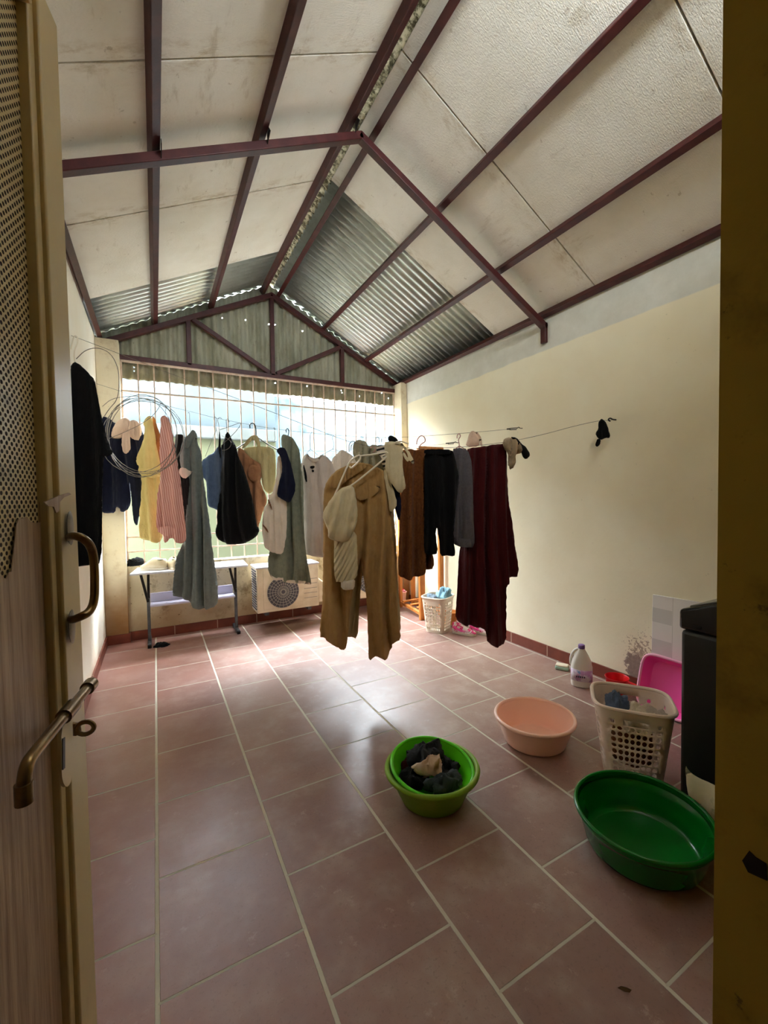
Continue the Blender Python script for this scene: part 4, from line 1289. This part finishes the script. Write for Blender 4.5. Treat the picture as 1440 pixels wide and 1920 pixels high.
# ------------------------------------------------------------------ laundry baskets with real holes
def basket(label, c, rot, rim, base, h, mat, nface, rows, group, hole=lambda s, r: True, handle_faces=(0, 2)):
    """four-sided rounded basket; rim/base = full widths (a,b); nface columns per side"""
    th = thing('laundry_basket', label, 'basket', c, group)
    c = np.array(c, float)
    ca, sa = math.cos(rot), math.sin(rot)

    def pt(q, z):
        f = z / h
        a = (base[0] + (rim[0] - base[0]) * f) / 2
        b = (base[1] + (rim[1] - base[1]) * f) / 2
        # rounded rectangle param q in [0,4)
        th_ = q * pi / 2 - pi / 4
        cx, sy = math.cos(th_), math.sin(th_)
        pw = 4.2
        k = (abs(cx) ** pw + abs(sy) ** pw) ** (-1 / pw)
        x, y = sy * k * a, -cx * k * b   # face 0 looks to -local y
        return c + np.array([x * ca - y * sa, x * sa + y * ca, z])

    N = nface
    mb = MB()
    cache = {}
    vs, fs = [], []

    def vid(q, z):
        key = (round(q % 4, 5), round(z, 5))
        if key not in cache:
            cache[key] = len(vs)
            vs.append(pt(q, z))
        return cache[key]
    z0, z1 = h * .07, h * .80
    cols = 4 * N
    for j in range(cols):
        qa, qb = j / N, (j + 1) / N
        fpos = (j % N)
        solid_col = fpos < 1 or fpos >= N - 1
        # bottom strip, top strip
        zz = [0, z0] + [z0 + (z1 - z0) * (i + 1) / rows for i in range(rows)] + [h * .88, h * .96, h]
        for i in range(len(zz) - 1):
            za, zb = zz[i], zz[i + 1]
            is_hole = 1 <= i <= rows and not solid_col and hole(fpos, i)
            is_handle = i == rows + 1 and (j // N) in handle_faces and abs(fpos + .5 - N / 2) < N * .2
            is_small = i == rows + 1 and not is_handle and not solid_col and abs(fpos + .5 - N / 2) > N * .26
            if is_handle:
                continue
            if not (is_hole or is_small):
                qm = (qa + qb) / 2
                fs.append((vid(qa, za), vid(qm, za), vid(qb, za), vid(qb, zb), vid(qm, zb), vid(qa, zb)))
                continue
            qm, zm = (qa + qb) / 2, (za + zb) / 2
            sc = .36 if (i % 3 or is_small) else .27
            sq = .41
            outer = [(qa, za), (qm, za), (qb, za), (qb, zm), (qb, zb), (qm, zb), (qa, zb), (qa, zm)]
            if is_small:
                sq, sc = .28, .3
            inner = []
            for k, (q_, z_) in enumerate(outer):
                an = math.atan2(z_ - zm, (q_ - qm) * 1.0) if False else (-3 * pi / 4 + k * pi / 4)
                inner.append((qm + (qb - qa) * sq * math.cos(an), zm + (zb - za) * sc * 1.25 * math.sin(an)))
            oi = [vid(*p) for p in outer]
            ii = [vid(*p) for p in inner]
            for k in range(8):
                l = (k + 1) % 8
                fs.append((oi[k], oi[l], ii[l], ii[k]))
    # floor of the basket
    ring = [vid(j / N / 1, 0) for j in range(cols)]
    vs.append(c + np.array([0, 0, .004]))
    cc_ = len(vs) - 1
    for j in range(cols):
        qm = (j + .5) / N
        mid = vid(qm, 0)
        fs.append((ring[j], cc_, mid))
        fs.append((mid, cc_, ring[(j + 1) % cols]))
    MB().add(vs, fs).build('basket_body', mat, th, solid=.0035, sharp=50)
    rimp = [pt(q, h) for q in np.linspace(0, 4, 96, endpoint=False)]
    mid = [p + (p - np.array([c[0], c[1], p[2]])) * .02 for p in rimp]
    MB().tube(mid, .009, 8, True).build('rim', mat, th)
    return th


LB = 'laundry baskets on the floor'
e1 = math.radians(-51.4)
basket('beige pink laundry basket full of clothes standing beside the black washing machine', (1.955, 1.177, 0), e1, (.325, .285), (.235, .205), .36, MT['basket'], 10, 9, LB)
basket('ivory laundry basket with blue cloth standing by the wooden rack', (2.445, 3.415, 0), math.radians(28), (.275, .265), (.205, .20), .345, MT['basket_w'], 10, 8, LB)


# clothes inside: separate pieces
def crumple_in(label, c, rx, ry, hz, mat, seed, cat='cloth', name='garment', group=None, rough=.5):
    return heap(name, c, rx, ry, hz, mat, seed, label, cat, group, rough=rough)


BG = 'clothes in the near laundry basket'
crumple_in('navy and blue garment on top in the near basket', (1.925, 1.225, .275), .06, .05, .07, FB['blue'], 4, group=BG)
crumple_in('white crumpled shirt on top in the near basket', (1.925, 1.13, .262), .09, .06, .065, FB['white'], 6, group=BG)
crumple_in('grey-white garment at the front right of the near basket', (1.985, 1.085, .26), .06, .05, .065, FB['tee'], 9, group=BG)
crumple_in('brown dark garment filling the lower part of the near basket', (1.955, 1.177, .08), .095, .085, .17, FB['terry'], 11, group=BG, rough=.25)
crumple_in('pale blue towel heaped over the edge of the far basket', (2.50, 3.38, .325), .085, .075, .075, fabric('pale_blue_cloth', (150, 194, 214), (110, 160, 190)), 12, 'towel', 'towel')
crumple_in('grey-blue cloth in the left of the far basket', (2.39, 3.42, .29), .07, .08, .055, fabric('grey_blue_cloth', (120, 136, 150), (90, 108, 124)), 13)


# ------------------------------------------------------------------ tubs and bowls
def tub(name, label, cat, c, r, rb, h, mat, sx=1., sy=1., rot=0., tilt=None, rimr=.010, round_b=.02, step=False, group='plastic tubs on the floor'):
    th = thing(name, label, cat, c, group)
    ax = np.eye(3)
    if tilt is not None:
        axis = Vector((tilt[0], tilt[1], 0)).normalized()
        Mx = Matrix.Rotation(tilt[2], 3, axis)
        ax = np.array([tuple(Mx @ Vector(e_)) for e_ in np.eye(3)])
    pr = [(rb - round_b, 0)]
    for k in range(1, 6):
        a = pi / 2 * k / 5
        pr.append((rb - round_b + round_b * math.sin(a), round_b * (1 - math.cos(a))))
    for k in range(1, 7):
        f = k / 6
        pr.append((rb + (r - rimr - rb) * (f ** .9), round_b + (h - rimr - round_b) * f))
    if step:
        pr.insert(-2, (pr[-2][0] + .004, h * .80))
    w = .0035
    pin = [(a - w, max(b, w)) for a, b in reversed(pr)]
    pin[-1] = (pin[-1][0] * .3, w)
    body = pr + pin
    MB().lathe(body, c, 72, sx, sy, 2, rot, ax).build('body', mat, th, sharp=60)
    ring = []
    for k in range(72):
        a = 2 * pi * k / 72
        x, y = (r - rimr * .6) * sx * math.cos(a), (r - rimr * .6) * sy * math.sin(a)
        p = np.array([x * math.cos(rot) - y * math.sin(rot), x * math.sin(rot) + y * math.cos(rot), h - rimr])
        ring.append(np.array(c) + p @ ax)
    MB().tube(ring, rimr, 10, True).build('rim', mat, th)
    return th


tub('plastic_tub', 'salmon pink plastic tub standing empty on the tiles', 'tub', (1.772, 1.595, 0), .212, .165, .145, MT['tub_pink'], 1.0, .97)
tub('plastic_tub', 'large dark green plastic tub beside the door jamb', 'tub', (1.57, .903, 0), .242, .205, .145, MT['tub_green'], 1, .95, math.radians(16), rimr=.008, round_b=.035, step=True)
tub('plastic_bowl', 'worn yellow-green plastic bowl holding the lime bowl inside it', 'bowl', (1.042, 1.515, 0), .207, .142, .148, MT['tub_olive'], 1, .97, rimr=.012)
tub('plastic_bowl', 'bright lime green bowl of dark laundry tilted inside the yellow-green bowl', 'bowl', (1.028, 1.517, .040), .183, .115, .125, MT['tub_lime'], 1, .98, tilt=(.98, .18, .16), rimr=.008)
BG2 = 'wet clothes in the lime bowl'
FBdark = fabric('charcoal_wet_cotton', (44, 46, 50), (24, 25, 28))
bc = np.array([1.03, 1.50, .0])
crumple_in('charcoal shirt heaped at the back of the lime bowl', bc + (.01, .055, .125), .085, .065, .065, FBdark, 21, group=BG2, rough=.6)
crumple_in('beige garment in the middle of the lime bowl', bc + (-.018, -.01, .135), .055, .035, .045, FB['nude'], 22, group=BG2, rough=.7)
crumple_in('dark grey jeans at the front of the lime bowl', bc + (.005, -.075, .095), .075, .04, .05, fabric('dark_slate', (62, 70, 74), (34, 38, 42)), 25, group=BG2, rough=.6)
crumple_in('black garment at the left of the lime bowl', bc + (-.085, .02, .10), .055, .06, .045, MT['black_cloth'], 26, group=BG2, rough=.5)
crumple_in('grey patterned garment at the right of the lime bowl', bc + (.085, .0, .085), .05, .06, .05, FBdark, 27, group=BG2, rough=.7)
crumple_in('dark red garment at the back left of the lime bowl', bc + (-.06, .09, .11), .035, .03, .035, FB['maroon'], 28, group=BG2, rough=.4)

# ------------------------------------------------------------------ right side clutter
jc = np.array([2.575, 1.90, 0])
jang = math.atan2(-1.9, -2.575)
jv = np.array([-.80, -.60, 0])      # towards the viewer
jr = np.array([.60, -.80, 0])       # to the right in the picture
jg = thing('detergent_jug', 'white fabric softener jug with purple cap by the skirting', 'jug', jc)
frm = (jr, -jv, UPV)
MB().lathe([(.055, 0), (.066, .004), (.069, .02), (.069, .135), (.062, .175), (.045, .215), (.028, .245), (.020, .258), (.018, .268)], jc, 40, 1, .72, 2.6, 0, frm).build('bottle', MT['jug'], jg, sharp=50)
MB().lathe([(.0205, .262), (.0215, .264), (.0215, .285), (.018, .289)], jc, 28, 1, 1, 2, 0, frm).build('cap', MT['purple'], jg)
hpts = [jc + jr * a + UPV * z for a, z in ((-.020, .255), (-.040, .248), (-.062, .215), (-.070, .175), (-.067, .14))]
MB().tube(smooth_path(hpts, 2), .0095, 10).build('handle', MT['jug'], jg)
t = NT('purple_floral_label')
tc = t.obj()
c1 = t.mix(t.ramp(t.noise(tc, 18, 4, .6), .42, .6), lin((226, 222, 232)), lin((186, 140, 186)))
c1 = t.mix(t.ramp(t.noise(tc, 30, 3, .6), .6, .68), c1, lin((120, 150, 200)))
lab_m = t.done(c1, .4)
lb_ = MB()
vs, fs = [], []
nn = 24
for i in range(nn + 1):
    a = -pi * .93 + (pi * .86) * i / nn
    for z in (.045, .125):
        ca, sa = math.cos(a), math.sin(a)
        x = math.copysign(abs(ca) ** (2 / 2.6), ca) * .0700
        y = math.copysign(abs(sa) ** (2 / 2.6), sa) * .0700 * .72
        vs.append(jc + jr * x - jv * y * 1.01 + UPV * z)
for i in range(nn):
    fs.append((2 * i, 2 * i + 2, 2 * i + 3, 2 * i + 1))
lb_.add(vs, fs).build('label', lab_m, jg, solid=.0006)
# dark lettering block on the label
wr = MB()
for k in range(5):
    a = jc + jv * .0512 + jr * (-.030 + k * .012) + UPV * .078
    wr.box(a, (.008, .001, .012), (jr, jv, UPV))
wr.build('lettering', simple('dark_print', (66, 60, 84)), jg, smooth=False)

so = on_z((1054, 1250), .02)
sp = thing('soap_box', 'small mint and white soap box on the floor against the skirting', 'soap box', (so[0], so[1], 0))
axs = (np.array([.5, -.86, 0]), np.array([.86, .5, 0]), UPV)
MB().box((so[0], so[1], .014), (.095, .06, .026), axs).build('base', simple('mint_plastic', (170, 206, 188), None, .4), sp, bevel=.007)
MB().box((so[0], so[1], .033), (.09, .056, .014), axs).build('lid', MT['white_plastic'], sp, bevel=.006)

dc = on_z((1157, 1274), .085)
dc[0] = 2.69
dp_ = thing('dipper', 'red plastic water dipper lying behind the near laundry basket', 'dipper', (dc[0], dc[1], 0))
MB().lathe([(.05, 0), (.058, .004), (.072, .10), (.075, .102), (.072, .105), (.068, .10), (.054, .008), (.01, .006)], (dc[0], dc[1], 0), 40).build('cup', MT['red_plastic'], dp_)
MB().beam((dc[0] + .0, dc[1] - .07, .096), (dc[0] + .0, dc[1] - .17, .090), .022, .012).build('handle', MT['red_plastic'], dp_, bevel=.004)

# board leaning on wall
t = NT('pale_tile_pattern_board')
P, X, Y, Z = t.pos()
fy = t.math('FRACT', t.math('DIVIDE', Y, .11))
fz = t.math('FRACT', t.math('DIVIDE', t.math('ADD', Z, .0), .10))
row = t.math('PINGPONG', t.math('FLOOR', t.math('DIVIDE', Z, .10)), 1.0)
colm = t.math('GREATER_THAN', Y, 1.435)
msk = t.math('MULTIPLY', t.math('MULTIPLY', row, colm), t.ramp(t.math('ABSOLUTE', t.math('SUBTRACT', fz, .5)), .47, .45))
col = t.mix(t.math('MULTIPLY', msk, .55), lin((220, 216, 210)), lin((176, 174, 168)))
ln = t.ramp(t.math('ABSOLUTE', t.math('SUBTRACT', Y, 1.432)), .0022, .001)
col = t.mix(t.math('MULTIPLY', ln, .5), col, lin((150, 146, 138)))
bmat = t.done(col, .4)
bd_ = MB().prism([(XR - .030, 1.555, .0), (XR - .030, .98, .0), (XR - .012, .98, .69), (XR - .012, 1.555, .678)], (.010, 0, .0))
tag(bd_.build('tile_board', bmat, loc=(XR - .03, 1.27, 0), bevel=.002), 'pale grey and white patterned board leaning against the cream wall', 'board')

# pink basin on edge
pb = thing('standing_basin', 'hot pink basin stood on edge against the patterned board', 'basin', (2.72, 1.41, 0))
pc = np.array([2.665, 1.40, .168])
fr_ = np.array([[-.30, .954, 0], [0, 0, 1], [-.954, -.30, 0]])
fr_[2] = np.array([-.96, -.0, .28])
fr_[2] /= np.linalg.norm(fr_[2])
fr_[0] = np.array([0, 1., 0])
fr_[1] = np.cross(fr_[2], fr_[0])
hw_, hh_ = .155, .165
MB().lathe([(.70, -.075), (.80, -.075), (.97, -.004), (.955, -.002), (.78, -.068), (.2, -.068)], pc, 64, hw_, hh_, 5, 0, fr_).build('body', MT['pink_plastic'], pb, sharp=50)
rr = []
for k in range(72):
    a = 2 * pi * k / 72
    ca, sa = math.cos(a), math.sin(a)
    rr.append(pc + fr_[0] * math.copysign(abs(ca) ** .4, ca) * hw_ * .985 + fr_[1] * math.copysign(abs(sa) ** .4, sa) * hh_ * .985)
MB().tube(rr, .008, 8, True).build('rim', MT['pale_pink'], pb)

# washing machine
wm = thing('washing_machine', 'black top-loading washing machine beside the door jamb', 'washing machine', (2.15, .62, 0))
W0, W1 = 1.868, 2.42
prof = [(.33, .03), (.925, .03), (.925, .775), (.33, .775)]
MB().prism([(W0, a, b) for a, b in prof], (W1 - W0, 0, 0)).build('cabinet', MT['black_steel'], wm, bevel=.016)
prof = [(.33, .777), (.93, .777), (.93, .856), (.80, .905), (.66, .935), (.33, .985)]
MB().prism([(W0 - .003, a, b) for a, b in prof], (W1 - W0 + .006, 0, 0)).build('top_collar', MT['black_gloss'], wm, bevel=.012)
MB().prism([(W0 + .03, .905, .872), (W0 + .03, .80, .912), (W0 + .03, .66, .942), (W0 + .03, .66, .936), (W0 + .03, .80, .905), (W0 + .03, .905, .864)], (W1 - W0 - .06, 0, 0)).build('lid', simple('smoked_lid', (96, 96, 92), None, .2), wm, bevel=.003)
for x in (W0 + .06, W1 - .06):
    for y in (.38, .87):
        MB().lathe([(.02, 0), (.022, .03)], (x, y, 0), 16).build('foot', MT['black_gloss'], wm)
MB().box((W0 - .004, .862, .80), (.004, .03, .012)).build('side_plug', MT['black_gloss'], wm, bevel=.002)

# crumpled sack between tub and washer
t = NT('printed_white_sack')
tc = t.obj()
col = t.mix(t.ramp(t.noise(tc, 12, 4, .6), .55, .66), lin((228, 220, 196)), lin((150, 156, 120)))
t.bump(t.noise(tc, 14, 4), .5, .01)
sk = t.done(col, .55)
SO = np.array([1.822, .75, .2])
sdu = np.array([0, -1., 0])
sp3 = [on_x(p, 1.822) for p in ((1285, 1434), (1292, 1443), (1305, 1455), (1320, 1464), (1345, 1474), (1360, 1500), (1362, 1560), (1330, 1560), (1306, 1520), (1294, 1490), (1288, 1462))]
sk_o = cloth_mesh('paper_sack', sp3, SO, sdu, np.array([-1., 0, 0]), sk, thick=.02, fold=.003, freq=8, crumple=.006, seed=44, step=.012)
# let it stand on the floor
low = min(v.co.z for v in sk_o.data.vertices) + sk_o.location.z
tag(sk_o, 'crumpled white sack tucked between the green tub and washing machine', 'sack')
sbot = [on_x(p, 1.822) for p in ((1300, 1500), (1362, 1540), (1365, 1760), (1300, 1760))]
q_ = [(1.822, .86, 0), (1.822, .62, 0), (1.822, .60, low + .09), (1.822, .80, low + .07)]
b_ = cloth_mesh('lower_bag', [np.array(p, float) for p in q_], SO, sdu, np.array([-1., 0, 0]), sk, thick=.02, fold=.003, freq=8, crumple=.005, seed=45, step=.015, parent=sk_o)


# pink and white sneakers under the maroon cloth
def hi_top(c, ang, label):
    th = thing('pink_sneaker', label, 'shoe', c, 'pink and white sneakers under the maroon cloth')
    c = np.array(c, float)
    ax = np.array([[math.cos(ang), math.sin(ang), 0], [-math.sin(ang), math.cos(ang), 0], [0, 0, 1.]])

    def P3(a, b, z): return c + ax[0] * a + ax[1] * b + UPV * z
    S = [(-.11, .026, .105), (-.085, .034, .115), (-.05, .036, .105), (-.02, .037, .085), (.02, .039, .07), (.06, .042, .055), (.095, .036, .045), (.12, .014, .032)]
    n = 12
    vs, fs = [], []
    for t_, w, h in S:
        for k in range(n):
            a = pi * k / (n - 1)
            vs.append(P3(t_, -w * math.cos(a) * (1 - .2 * math.sin(a)), .02 + (h - .02) * math.sin(a) ** .7))
    m = len(S)
    for i in range(m - 1):
        for k in range(n - 1):
            if i < 2 and 4 <= k <= 6:
                continue
            fs.append((i * n + k, i * n + k + 1, (i + 1) * n + k + 1, (i + 1) * n + k))
    fs += [tuple(range(n)), tuple((m - 1) * n + k for k in range(n - 1, -1, -1))]
    MB().add(vs, fs).build('upper', simple('pink_white_leather', (238, 226, 226), (226, 60, 130), .5, 22, lo=.48, hi=.52), th, solid=.004)
    ring = [P3(t_, w + .004, 0) for t_, w, h in S] + [P3(t_, -w - .004, 0) for t_, w, h in reversed(S)]
    MB().prism(smooth_path(ring, 1, True), (0, 0, .024)).build('sole', MT['sole'], th, bevel=.003)
    sw = [P3(a, -.043, z) for a, z in ((-.09, .07), (-.06, .045), (-.01, .032), (.06, .050), (.01, .046), (-.05, .062), (-.085, .085))]
    MB().prism(sw, ax[1] * .006).build('side_stripe', MT['pink_plastic'], th)


sc_ = on_z((878, 1186), 0)
hi_top((2.585, 3.19, 0), math.radians(-60), 'pink and white sneaker on the floor, left of its pair beneath the maroon cloth')
hi_top((2.735, 3.13, 0), math.radians(-70), 'pink and white sneaker on the floor mostly behind the maroon cloth')

# wicker-brown pot behind basket right
pt_ = thing('flower_pot', 'brown pot on a white saucer right of the far laundry basket', 'pot', (2.66, 3.50, 0))
MB().lathe([(.05, .012), (.06, .014), (.078, .13), (.082, .132), (.082, .14), (.07, .14), (.055, .03), (.01, .03)], (2.66, 3.50, 0), 32).build('pot', MT['wood'], pt_)
MB().lathe([(.06, 0), (.085, .010), (.09, .018), (.085, .018), (.06, .010), (.01, .008)], (2.66, 3.50, 0), 32).build('saucer', MT['basket_w'], pt_)

# dry leaf on the tiles
lf = on_z((1170, 1855), .004)
pts = [lf + np.array(v) for v in ((-.012, .010, 0), (-.004, .006, .004), (.004, -.004, .006), (.014, -.012, .002), (.006, -.012, 0), (-.004, -.004, 0))]
tag(MB().prism(pts, (0, 0, .0015)).build('dry_leaf', MT['leaf'], loc=lf), 'tiny dry leaf on the floor tiles near the door', 'leaf')

# ------------------------------------------------------------------ light
w = bpy.data.worlds.new('World')
SC.world = w
w.use_nodes = True
bg = w.node_tree.nodes['Background']
bg.inputs[0].default_value = (.86, .94, 1.0, 1)
bg.inputs[1].default_value = 47.0
pl_ = bpy.data.lights.new('window_portal', 'AREA')
pl_.shape = 'RECTANGLE'
pl_.size, pl_.size_y = 3.05, 1.86
pl_.cycles.is_portal = True
po = bpy.data.objects.new('window_portal', pl_)
COL.objects.link(po)
po.location = (1.24, 4.80, 1.62)
po.rotation_euler = (math.radians(-90), 0, 0)

for nm, lc, sz, rx in (('added_vent_portal', (RX, .10, 3.455), (1.1, .39), 90),):  # samples sky through the opening added under the front ridge
    p2 = bpy.data.lights.new(nm, 'AREA')
    p2.shape = 'RECTANGLE'
    p2.size, p2.size_y = sz
    p2.cycles.is_portal = True
    po2 = bpy.data.objects.new(nm, p2)
    COL.objects.link(po2)
    po2.location = lc
    po2.rotation_euler = (math.radians(rx), 0, 0)

SC.view_settings.view_transform = 'Standard'
SC.view_settings.look = 'None'
SC.view_settings.gamma = 1
SC.view_settings.use_curve_mapping = False
SC.view_settings.exposure = 0.53
SC.cycles.use_denoising = True
SC.cycles.max_bounces = 10
SC.cycles.diffuse_bounces = 8
SC.cycles.sample_clamp_indirect = 8
SC.cycles.caustics_reflective = False
SC.cycles.caustics_refractive = False
